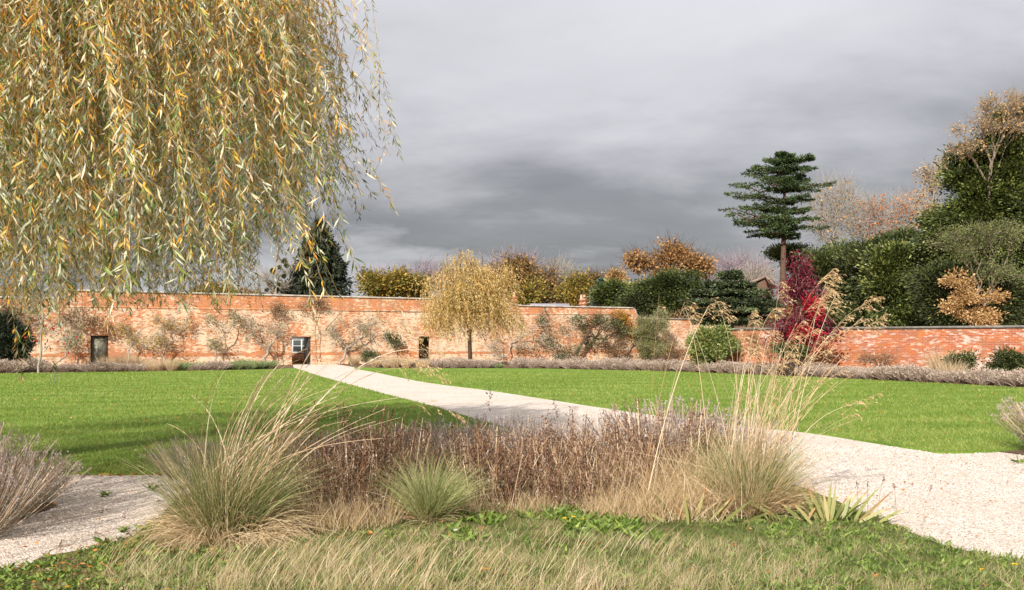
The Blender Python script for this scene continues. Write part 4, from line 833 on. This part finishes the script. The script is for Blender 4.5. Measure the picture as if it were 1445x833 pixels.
# the two tall oat grasses and the small tussock
def tussock(root,mat,n,rad,L,th,bend,W,seed,wind,t0=.5,name='blades',K=7,tv=.22):
    g=rng(seed); rr=rad*np.sqrt(g.random(n)); ph=g.random(n)*2*np.pi; base=np.stack([rr*np.cos(ph),rr*np.sin(ph),np.zeros(n)],1)
    q=rr/rad; a=R_(th[1])-q*R_(th[1]-th[0])+g.normal(size=n)*.16; m=MB()
    blades(m,base,ph+g.normal(size=n)*.6,a,R_(bend)*(.5+g.random(n)),L*(.55+.6*g.random(n)),W,t0+g.normal(size=n)*tv,K=K,wind=wind,seed=seed); return m.obj(name,mat,root)
def stems(root,items,seed,headfrac=.28,nspk=60,w=.0055,headdir=(1,0,0)):
    """items: (base, control, tip) in root space; heads are loose drooping oat spikelets"""
    g=rng(seed); m=MB(); h=MB(); K=14; s=np.linspace(0,1,K)[:,None]; PP=[];
    for (a,c,b,hd) in items:
        a,c,b=map(np.array,(a,c,b)); PP.append((1-s)**2*a+2*s*(1-s)*c+s*s*b)
    PP=np.array(PP); ribbons(m,PP,w*(1-.65*np.linspace(0,1,K))[None,:],.55+g.normal(size=len(PP))*.25,seed=seed)
    ribbons(m,PP+[.0004,0,0],w*(1-.65*np.linspace(0,1,K))[None,:],.5,side=nrm(g.normal(size=(len(PP),3))*[.3,.3,1]+[0,1,0]),seed=seed+1)
    m.obj('flower_stems',M['straw_stem'],root)
    for i,(a,c,b,hd) in enumerate(items):
        if not hd: continue
        P=PP[i]; n=int(nspk*hd); f=1-headfrac*g.random(n)**1.1; kf=f*(K-1); ki=np.minimum(kf.astype(int),K-2); fr=(kf-ki)[:,None]; q=P[ki]*(1-fr)+P[ki+1]*fr
        hdv=np.array(headdir); ln=(.04+.09*(1-f)/headfrac+.03*g.random(n)); tip=q+hdv*ln[:,None]*(.7+.4*g.random((n,1)))+g.normal(size=(n,3))*ln[:,None]*.30+np.array([0,0,1])*ln[:,None]*.12; mid=(q+tip)/2+np.array([0,0,1])*ln[:,None]*.25
        ribbons(h,np.stack([q,mid,tip],1),.0022,.5,seed=i)
        nn=3; tid=np.repeat(np.arange(n),nn); e=g.random(len(tid))[:,None]; pp=mid[tid]*(1-e)+tip[tid]*e
        leaves(h,pp,hdv*.9+np.array([0,0,-.55])+g.normal(size=(len(tid),3))*.35,.028*(.7+.6*g.random(len(tid))),.008,.5+g.normal(size=len(tid))*.2,seed+i)
    if h.n: h.obj('seed_heads',M['oat'],root)
def st(base,px0,py0,tip,d,hd,arc=.5,lean=0):
    """stem from near the tussock foot to a tip surveyed at distance d"""
    a=np.array([ratio(px0)*base[1]-base[0],0,.25]); X=ratio(tip[0])*d-base[0]; Y=d-base[1]; Z=hz(tip[1],d); b=np.array([X,Y,Z])
    c=np.array([a[0]+(X-a[0])*(1-arc)*.55,Y*.4,a[2]+(Z-a[2])*(.55+.45*arc)]); return (a,c,b,hd)
bx,by=gp(322,764); bl=(bx,by); left=empty('oat_grass',(bx,by,.026),'large arching oat grass tussock at the left with stems blown to the right','ornamental grass')
tussock(left,M['stipa'],1900,.24,.88,(60,94),42,.005,301,(.34,0,0),.42,'blades',tv=.28)
tussock(left,M['straw'],1500,.34,.62,(22,80),95,.0055,302,(.32,-.1,-.25),.55,'dry_skirt')
g=rng(303); it=[]
for tip,hd in [((435,500),0),((452,508),0),((420,515),0),((470,517),0),((505,530),0),((440,532),0),((480,545),0),((520,553),0),((400,520),0),((395,540),0),((460,560),0),((545,575),0),((500,590),0),((425,560),0),((570,598),0),((290,522),0),((318,528),0),((272,560),0),((300,540),0),((335,545),0),((236,606),0),((480,505),0),((410,498),0),((385,530),0),((450,590),0),((530,600),0),((560,560),0),((488,575),0),((430,600),0),((372,560),0),((358,580),0)]:
    it.append(st(bl,(330 if tip[0]>350 else 300)+g.normal()*22,740,(tip[0]+g.normal()*3,tip[1]+g.normal()*4),by+g.normal()*.35,hd,.25+.5*g.random()))
for k in range(34):
    f=g.random(); it.append(st(bl,328+g.normal()*24,740,(360+f*190+g.normal()*14,512+f*60+abs(g.normal())*34),by+g.normal()*.35,0,.2+.5*g.random()))
for tip,hd in [((628,540),1),((612,528),1),((640,512),.8),((592,486),1),((575,470),.8),((650,596),.6),((560,440),.5)]:
    a,c,b,h=st(bl,345,730,tip,by+g.normal()*.25,hd,.9); c=np.array([a[0]+(b[0]-a[0])*.55,0,b[2]+.42]); it.append((a,c,b,h))
stems(left,it,304,headfrac=.26,nspk=24,w=.0095,headdir=(.8,0,-.5))
bx,by=gp(1058,728); brr=(bx,by); rt=empty('oat_grass',(bx,by,.026),'tall oat grass tussock at the right with golden seed heads above the wall','ornamental grass')
tussock(rt,M['stipa'],1600,.22,.78,(62,94),34,.005,311,(.08,0,0),.5,'blades',tv=.28)
tussock(rt,M['straw'],1300,.28,.6,(35,88),60,.0055,312,(.05,-.1,-.15),.5,'dry_skirt')
g=rng(313); it=[]
for tip,hd in [((1176,384),1.3),((1178,396),1.2),((1166,402),1.2),((1180,420),1),((1160,425),1),((1100,402),.9),((1092,440),.8),((1062,443),.9),((1055,450),.7),((1240,424),1.3),((1252,448),1.2),((1225,455),.8),((1196,452),.9),((1180,470),.8),((1150,470),.8),((1135,455),.8),((1120,478),.8),((1086,470),.8),((1070,492),.7),((1040,470),.7),((1108,500),.7),((1140,505),.7),((1165,500),.7),((1012,430),.8),((1004,425),.5),((966,436),.6),((962,440),.4),((1155,540),.4),((1130,530),.4),((1098,520),.4),((1200,520),.3),((1215,572),.5),((1240,560),.5),((1205,590),.3)]:
    b0=1058+(tip[0]-1080)*.25+g.normal()*22
    it.append(st(brr,b0,715,tip,by+g.normal()*.35,hd,.2+.5*g.random()))
for k in range(40):
    x=1105+g.normal()*50; it.append(st(brr,1058+(x-1105)*.35+g.normal()*22,715,(x,455+g.random()*110),by+g.normal()*.3,.35 if g.random()<.5 else 0,.12+.2*g.random()))
for k in range(60):
    x=1090+g.normal()*48; it.append(st(brr,1060+g.normal()*28,715,(x,560+g.normal()*45),by+g.normal()*.3,0,.3))
it.append(st(brr,1090,690,(880,640),by-.4,0,.1)); it.append(st(brr,1110,640,(925,745),by-.5,0,.1))
stems(rt,it,314,headfrac=.18,nspk=21,w=.0072,headdir=(1,0,-.15))
# two long single stems left of the tall grass
bx,by=gp(912,736); s3=empty('oat_grass_stems',(bx,by,.026),'pair of long thin oat stems rising alone left of the tall oat grass','ornamental grass')
b3=(bx,by); g=rng(315)
stems(s3,[st(b3,908,736,(966,430),by+.1,.25,.2),st(b3,915,736,(1000,436),by+.2,.7,.25),st(b3,912,736,(930,420),by,.2,.15),st(b3,922,736,(962,505),by,.15,.2)],316,headfrac=.14,nspk=12,w=.009,headdir=(1,0,-.1))
bx,by=gp(606,738); sm=empty('feather_grass',(bx,by,.026),'small fine green tussock in the middle of the bed front','ornamental grass')
tussock(sm,M['nassella'],1300,.11,.62,(48,92),38,.0045,321,(.10,0,0),.45,'blades',tv=.25)
tussock(sm,M['straw'],260,.16,.34,(10,70),50,.004,322,(.05,0,-.1),.5,'dry_skirt')
# iris fans
def iris(px,py,n,seed,label,sc=1.0):
    g=rng(seed); x,y=gp(px,py); r=empty('iris_clump',(x,y,.026),label,'iris'); m=MB(); b=np.stack([g.normal(size=n)*.18*sc,g.normal(size=n)*.07,np.zeros(n)],1)
    ph=np.where(b[:,0]>0,0,np.pi)+g.normal(size=n)*.5; K=6; L=(.18+.2*g.random(n))*sc
    for j in range(n):
        th=R_(88-abs(b[j,0])*130-25*g.random()); P,d=None,None
        s=np.linspace(0,1,K); w=.030*np.sin(np.pi*np.clip(s*.86+.12,0,1))**.6*(1-s**3)+.002
        thk=th-R_(30)*g.random()*s; dd=np.stack([np.cos(thk)*np.cos(ph[j]),np.cos(thk)*np.sin(ph[j]),np.sin(thk)],-1); Q=b[j]+np.concatenate([[[0,0,0]],np.cumsum(dd[:-1]*L[j]/(K-1),0)]); Q[:,2]=np.maximum(Q[:,2],.01)
        sd=nrm(np.array([[1.,g.normal()*.4,0]])-dd.mean(0)*dd.mean(0)[0]); 
        V0=m.n; ribbons(m,Q[None],w[None],.4+g.normal()*.25,side=sd,seed=j)
        if g.random()<.6: m.t[-1]=np.repeat(np.where(s>.75,1.0,float(m.t[-1][0])),2)
    m.obj('leaves',M['iris'],r); return r
iris(1168,740,30,331,'wide clump of yellowing iris leaves right of the tall oat grass',1.1); iris(978,742,11,332,'smaller clump of pale iris leaves left of the tall oat grass foot',1.0); iris(1105,738,6,333,'few upright iris leaves between the tall oat grass and the wide iris clump',.8)
# wispy dead stems
def wisp(px,py,H,seed,label,lean=.1,n=1,head='dark'):
    g=rng(seed); x,y=gp(px,py); r=empty('seed_stalk',(x,y,.02),label,'seed stalk'); m=MB()
    b=np.stack([g.normal(size=n)*.03,g.normal(size=n)*.03,np.zeros(n)],1); P,d=blades(m,b,g.random(n)*6.28,R_(84),R_(10),H*(.75+.25*g.random(n)),.0045,.3,K=6,wind=(lean,0,0),seed=seed,taper=False); m.obj('stem',M['brownstem'],r)
    m=MB(); spike_heads(m,P[:,-1],d[:,-1],20 if head=='dark' else 40,.05 if head=='dark' else .26,.016 if head=='dark' else .024,.3,seed,.006 if head=='dark' else .014); m.obj('seed_head',M['seedhead'] if head!='white' else M['white_seed'],r)
for i,a in enumerate([(1302,745,.42,'thin dark stalk at the gravel edge, tallest right of the iris'),(1242,735,.40,'thin dark stalk just right of the wide iris clump'),(1222,728,.36,'short dark stalk above the wide iris clump'),(1210,738,.34,'thin stalk touching the wide iris clump'),(1262,728,.3,'short dark stalk between the iris and the tallest gravel edge stalk'),
     (727,806,.72,'dark bare stalk rising from the front grass, middle one'),(760,800,.6,'dark bare stalk right of the middle one in the front grass'),(668,800,.5,'dark bare stalk left of the middle one in the front grass'),(90,815,.32,'short dark stalk over the left gravel, leftmost'),(135,800,.42,'thin leaning stalk over the left gravel, second'),(172,790,.40,'thin leaning stalk over the left gravel, third')]):
    wisp(a[0],a[1],a[2],400+i,a[3],.12)
for i,a in enumerate([(540,690,.98,'tall dark seed spire left of the small tussock'),(688,690,1.12,'tall dark seed spire at the path, tallest of three'),(790,690,1.22,'tall woolly seed spire in the middle of the bed'),(842,688,.98,'dark seed spire right of the woolly spire'),(893,690,1.0,'dark seed spire left of the tall oat grass'),(430,735,.5,'dark spire inside the big left tussock'),(625,688,.8,'slender seed spire above the small tussock')]):
    wisp(a[0],a[1],a[2],420+i,a[3],.02,1,'spire')
for i,a in enumerate([(276,748,.62,'stalk with white woolly seed tufts in front of the big left tussock'),(402,735,.5,'stalk with white tufts at the right side of the big left tussock')]): wisp(a[0],a[1],a[2],440+i,a[3],.0,1,'white')

# ------------------------------------------------------------------ ground cover
def scatter(n,seed,y0,y1,poly,notpoly=None,k=.62,pw=1.0):
    g=rng(seed); y=y0+(y1-y0)*g.random(n)**pw; x=(g.random(n)*2-1)*k*y; ok=np.ones(n,bool)
    if poly is not None: ok&=pip(x,y,poly)
    if notpoly is not None:
        for q in notpoly: ok&=~pip(x,y,q)
    return x[ok],y[ok],g
def fld(x,y,s,seed):
    g=rng(seed); v=0
    for i in range(6):
        a=g.random()*6.28; f=s*(1+i*.6); v=v+np.sin((x*np.cos(a)+y*np.sin(a))*f+g.random()*6.28)/(1+i*.4)
    return v/2.6
tx,ty,g=scatter(17000,501,5.2,9.2,BP); nb_=9; tn=len(tx); tid=np.repeat(np.arange(tn),nb_); n=len(tid)
x=tx[tid]+g.normal(size=n)*.022; y=ty[tid]+g.normal(size=n)*.022
px=CX+tx/ty*F; py=HY+EYE*F/ty; sm=lambda v,a,b: np.clip((v-a)/(b-a),0,1)
straw=fld(tx,ty,3.2,9)*.16+fld(tx,ty,9,10)*.08+.09*sm(px,100,330)*sm(px,1200,900)-.14+np.clip((py-755)/80,0,1)*.14-.08*sm(py,768,745)
tc=.40+straw*1.15+g.normal(size=tn)*.17; size=(.5+.9*g.random(tn)**2)*(.05+.065*sm(py,750,810)*np.clip(.5+straw*2.2,.2,1.3))*np.clip((px-60)/120,.3,1)
tphi=g.normal(size=tn)*1.6; tth=R_(86)-g.random(tn)*R_(42)
tcol=tc[tid]+g.normal(size=n)*.13; m=MB()
blades(m,np.stack([x,y,np.full(n,.02)],1),tphi[tid]+g.normal(size=n)*.7,tth[tid]+g.normal(size=n)*.22,R_(65)*g.random(n),size[tid]*(.6+.8*g.random(n))*np.where(tcol>.55,1.3,.85),np.where(tcol>.55,.003,.0045),tcol,K=4,wind=(.20,0,0),seed=1)
tag(m.obj('rough_grass',M['rough']),'rough green and straw grass leaning right across the front of the bed','grass',kind='stuff')
# tall dry wisps
x,y,g=scatter(3600,502,5.3,7.6,BP); px=CX+x/y*F; ok=(px>120)&(px<1080)&(fld(x,y,1.2,33)>-.05); x,y=x[ok],y[ok]; n=len(x); m=MB()
blades(m,np.stack([x,y,np.full(n,.02)],1),g.normal(size=n)*.5,R_(75)-g.random(n)*R_(25),R_(30)*g.random(n),.16+.2*g.random(n),.0034,.6+g.normal(size=n)*.2,K=6,wind=(.45,0,0),seed=2)
tag(m.obj('dry_grass',M['straw']),'long dry straw wisps blown over the front grass','grass',kind='stuff')
# leafy weeds
def weeds(n,seed,y0,y1,test,size,name,label,nl=6,poly=BP):
    x,y,g=scatter(n,seed,y0,y1,poly); px=CX+x/y*F; py=HY+EYE*F/y; ok=test(px,py,x,y,g); x,y=x[ok],y[ok]; n=len(x); tid=np.repeat(np.arange(n),nl); N=len(tid)
    a=g.random(N)*6.28; P=np.stack([x[tid],y[tid],np.full(N,.03)],1)+g.normal(size=(N,3))*[.02,.02,.008]; P[:,2]=np.maximum(P[:,2],.02)
    D=np.stack([np.cos(a),np.sin(a),.3+.8*g.random(N)],1); m=MB(); leaves(m,P,D,size*(.5+.9*g.random(N)),size*.33,.5+g.normal(size=n)[tid]*.15+g.normal(size=N)*.15,seed); tag(m.obj(name,M['weed']),label,'weeds',kind='stuff')
weeds(4200,510,7.7,9.9,lambda px,py,x,y,g:(px>640)&(px<930)&(py<764+8*np.sin(px*.05))&(fld(x,y,2.5,5)>-.3),.10,'leafy_weeds','fresh green leafy ground cover in front of the dead perennials')
weeds(9000,511,6.0,9.6,lambda px,py,x,y,g:((px<330)&(g.random(len(px))<.5)&(py>735))|((px>1080)&(g.random(len(px))<.35))|(g.random(len(px))<.06),.055,'small_weeds','small green weeds along the gravel edges')
# weed rosettes on the gravel
for i,(wx,wy,s,lab) in enumerate([(213,694,1.0,'green weed rosette on the gravel near the big left tussock'),(150,702,.7,'flat weed rosette on the gravel right of the lavender'),(148,770,.9,'weed rosette at the lower gravel edge'),(205,750,.9,'weed rosette between the gravel and the big left tussock'),(175,752,.6,'tiny weed in the middle of the left gravel'),(1437,655,1.2,'green weed at the right edge of the gravel path')]):
    g=rng(600+i); xx,yy=gp(wx,wy); r=empty('weed_rosette',(xx,yy,.006),lab,'weed'); a=g.random(16)*6.28; m=MB(); leaves(m,g.normal(size=(16,3))*.01+[0,0,.015],np.stack([np.cos(a),np.sin(a),.15+.5*g.random(16)],1),.10*s*(.6+.7*g.random(16)),.026,.5+g.normal(size=16)*.2,i); m.obj('leaves',M['weed'],r)
# lawn blades near by
for P_,nm,s_,lab in ((LP,'lawn_grass',520,'short mown grass of the left lawn'),(RP,'lawn_grass',521,'short mown grass of the right lawn')):
    x,y,g=scatter(300000,s_,11.0,52,P_,pw=2.6,k=.55); n=len(x); m=MB()
    sc=np.clip(y/13,1,4)
    blades(m,np.stack([x,y,np.full(n,.028)],1),g.random(n)*6.28,R_(75)-g.random(n)*R_(40),R_(35),(.032+.03*g.random(n))*np.clip(sc,1,1.4),.006*sc,.52+g.normal(size=n)*.18+fld(x,y*1.8,.5,4)*.16+fld(x,y*1.5,2.4,14)*.08+.05*np.sin((y+.35*x)*2.6),K=3,seed=s_)
    tag(m.obj(nm,M['lawnblade']),lab,'grass',kind='stuff')
# loose stones of the gravel
x,y,g=scatter(90000,530,6.2,15,None,[LP,RP,BP],pw=1.3); n=len(x)
sz=(.0045+.006*g.random(n)**2)*np.clip(y/9,1,1.5); U=np.array([(1,0,0),(-1,0,0),(0,1,0),(0,-1,0),(0,0,1)],float); a=g.random(n)*6.28; ca,sa=np.cos(a),np.sin(a)
V=U[None]*sz[:,None,None]*np.stack([np.ones(n),.6+.5*g.random(n),.5+.4*g.random(n)],1)[:,None,:]; V=np.stack([V[...,0]*ca[:,None]-V[...,1]*sa[:,None],V[...,0]*sa[:,None]+V[...,1]*ca[:,None],V[...,2]],-1)
V+=np.stack([x,y,np.full(n,.007)],1)[:,None,:]; b=(np.arange(n)*5)[:,None]
T=np.concatenate([b+np.array(t)[None] for t in ((0,2,4),(2,1,4),(1,3,4),(3,0,4))]); m=MB(); m.add(V.reshape(-1,3),tris=T,t=np.repeat(g.random(n),5))
tag(m.obj('gravel_stones',leafmat('gravel_stone',[(0,'#7f6c5e'),(.25,'#b8a698'),(.7,'#d8cabc'),(1,'#e9dfd5')],.9,0)),'loose pale pinkish gravel stones','gravel',kind='stuff')
# fallen leaves
x1,y1,g=scatter(1500,540,6.2,16,None,[BP]); k1=(g.random(len(x1))<.35)|(pip(x1,y1+.35,LP)&~pip(x1,y1,LP)); x1,y1=x1[k1],y1[k1]
x2,y2,g=scatter(5200,541,6.0,9.8,BP); px=CX+x2/y2*F; py=HY+EYE*F/y2; k2=((px>170)&(px<330)&(py>735)&(py<790))|((px<260)&(g.random(len(px))<.35))|((px>440)&(px<640)&(py<745))|(g.random(len(px))<.05); x2,y2=x2[k2],y2[k2]
e=LP[(LP[:,1]<13)&(LP[:,0]>-8)]; ii=g.integers(0,len(e),260); x3=e[ii,0]+g.normal(size=260)*.1; y3=e[ii,1]-abs(g.normal(size=260))*.10
X=np.concatenate([x1,x2,x3]); Y=np.concatenate([y1,y2,y3]); N=len(X); a=g.random(N)*6.28
m=MB(); leaves(m,np.stack([X,Y,np.where(pip(X,Y,BP),.05,.02)+.01*g.random(N)],1),np.stack([np.cos(a),np.sin(a),g.normal(size=N)*.15],1),.05*(.5+g.random(N)),.018,.5+g.normal(size=N)*.28,9)
tag(m.obj('fallen_leaves',M['litter']),'orange and brown fallen leaves on the gravel and bed edge','leaf litter',kind='stuff')
x,y,g=scatter(520,542,11,40,None,k=.55); ok=pip(x,y,LP)|pip(x,y,RP); x,y=x[ok],y[ok]; N=len(x); a=g.random(N)*6.28; m=MB(); leaves(m,np.stack([x,y,np.full(N,.06)],1),np.stack([np.cos(a),np.sin(a),np.zeros(N)],1),.07,.035,.6+g.normal(size=N)*.25,3)
tag(m.obj('lawn_leaves',M['litter']),'scattered fallen leaves on both lawns','leaf litter',kind='stuff')
# small flowers
def flower(px,py,mat,lab,seed,h=.1):
    g=rng(seed); x,y=gp(px,py); r=empty('small_flower',(x,y,.02),lab,'flower'); m=MB(); tubes(m,np.array([[0,0,0.]]),np.array([[0,0,h]]),.002,.002,4); m.obj('stem',M['weed'],r); m=MB(); a=np.arange(7)*.9; leaves(m,np.tile([[0,0,h]],(7,1)),np.stack([np.cos(a),np.sin(a),np.full(7,.4)],1),.022,.013,.5,seed); m.obj('petals',mat,r)
flower(797,752,M['yellowflower'],'left yellow flower in the leafy weeds',1); flower(809,750,M['yellowflower'],'middle yellow flower in the leafy weeds',2); flower(822,753,M['yellowflower'],'right yellow flower in the leafy weeds',3)
flower(643,770,M['white_petal'],'single white flower in the front grass',4); flower(1385,826,M['yellowflower'],'yellow flower at the bottom right edge',5,.08); flower(1432,818,M['yellowflower'],'yellow flower in the bottom right corner',6,.08)

# ------------------------------------------------------------------ sky, sun, camera
EL=30.0; az=R_(20)   # the sun stands behind the camera
world=bpy.data.worlds.new('World'); C.scene.world=world; world.use_nodes=True; t=world.node_tree; t.nodes.clear()
k=NT.__new__(NT); k.m=None; k.t=t
sky=k.n('TexSky',sky_type='NISHITA'); sky.sun_disc=False; sky.sun_elevation=R_(EL); sky.sun_rotation=math.pi+az
tc=k.n('TexCoord'); v=tc.outputs['Generated']; sp=k.n('SeparateXYZ'); k.l(v,sp.inputs[0]); z=k.math('MAXIMUM',sp.outputs[2],.02)
den=k.math('ADD',z,.22); cb=k.n('CombineXYZ'); k.l(k.math('DIVIDE',sp.outputs[0],den),cb.inputs[0]); k.l(k.math('DIVIDE',sp.outputs[1],den),cb.inputs[1]); pv=cb.outputs[0]
n1=k.noise(k.mapping(pv,(.8,1.0,1),(0,0,R_(20)),(5.3,2.7,0)),1.15,8,.55,.25); n2=k.noise(k.mapping(pv,(1.0,1.25,1),(0,0,R_(-25)),(1,2,0)),3.4,9,.58,.15)
zs=k.math('ADD',z,k.math('MULTIPLY',k.math('SUBTRACT',n1,.5),.42)); zs=k.math('ADD',zs,k.math('MULTIPLY',k.math('SUBTRACT',n2,.5),.11))
zs=k.math('ADD',zs,k.math('MULTIPLY',sp.outputs[0],.03))
base=k.ramp(zs,[(.0,'#bcbbc0'),(.035,'#aeadb1'),(.075,'#848386'),(.13,'#8f8e91'),(.2,'#b2b1b5'),(.28,'#cecdd1'),(.38,'#dcdbdf'),(.6,'#eceef2'),(1,'#e6e8ee')])
bgc=k.n('Background'); k.l(base,bgc.inputs[0]); bgc.inputs[1].default_value=.66
bgs=k.n('Background'); k.l(sky.outputs[0],bgs.inputs[0]); bgs.inputs[1].default_value=.08
mx=k.n('MixShader'); mx.inputs[0].default_value=.93; k.l(bgs.outputs[0],mx.inputs[1]); k.l(bgc.outputs[0],mx.inputs[2])
ow=k.n('OutputWorld'); k.l(mx.outputs[0],ow.inputs['Surface'])
ld=bpy.data.lights.new('sun','SUN'); ld.energy=4.4; ld.angle=R_(.53); ld.color=(1,.955,.89); sun=bpy.data.objects.new('sun',ld); COL.objects.link(sun)
d=Vector((math.sin(az)*math.cos(R_(EL)),math.cos(az)*math.cos(R_(EL)),-math.sin(R_(EL)))); sun.rotation_euler=d.to_track_quat('-Z','Y').to_euler()
cd=bpy.data.cameras.new('camera'); cam=bpy.data.objects.new('camera',cd); COL.objects.link(cam); C.scene.camera=cam
cam.location=(0,0,EYE); cam.rotation_euler=(R_(90),0,0); cd.sensor_width=36; cd.lens=36*F/1445; cd.shift_y=(HY-416.5)/1445; cd.clip_end=3000; cd.clip_start=.1
sc=C.scene; sc.view_settings.view_transform='Standard'; sc.view_settings.look='None'; sc.view_settings.exposure=.75; sc.view_settings.gamma=1
sc.cycles.use_denoising=True; sc.cycles.max_bounces=6; sc.cycles.transmission_bounces=3; sc.cycles.transparent_max_bounces=4
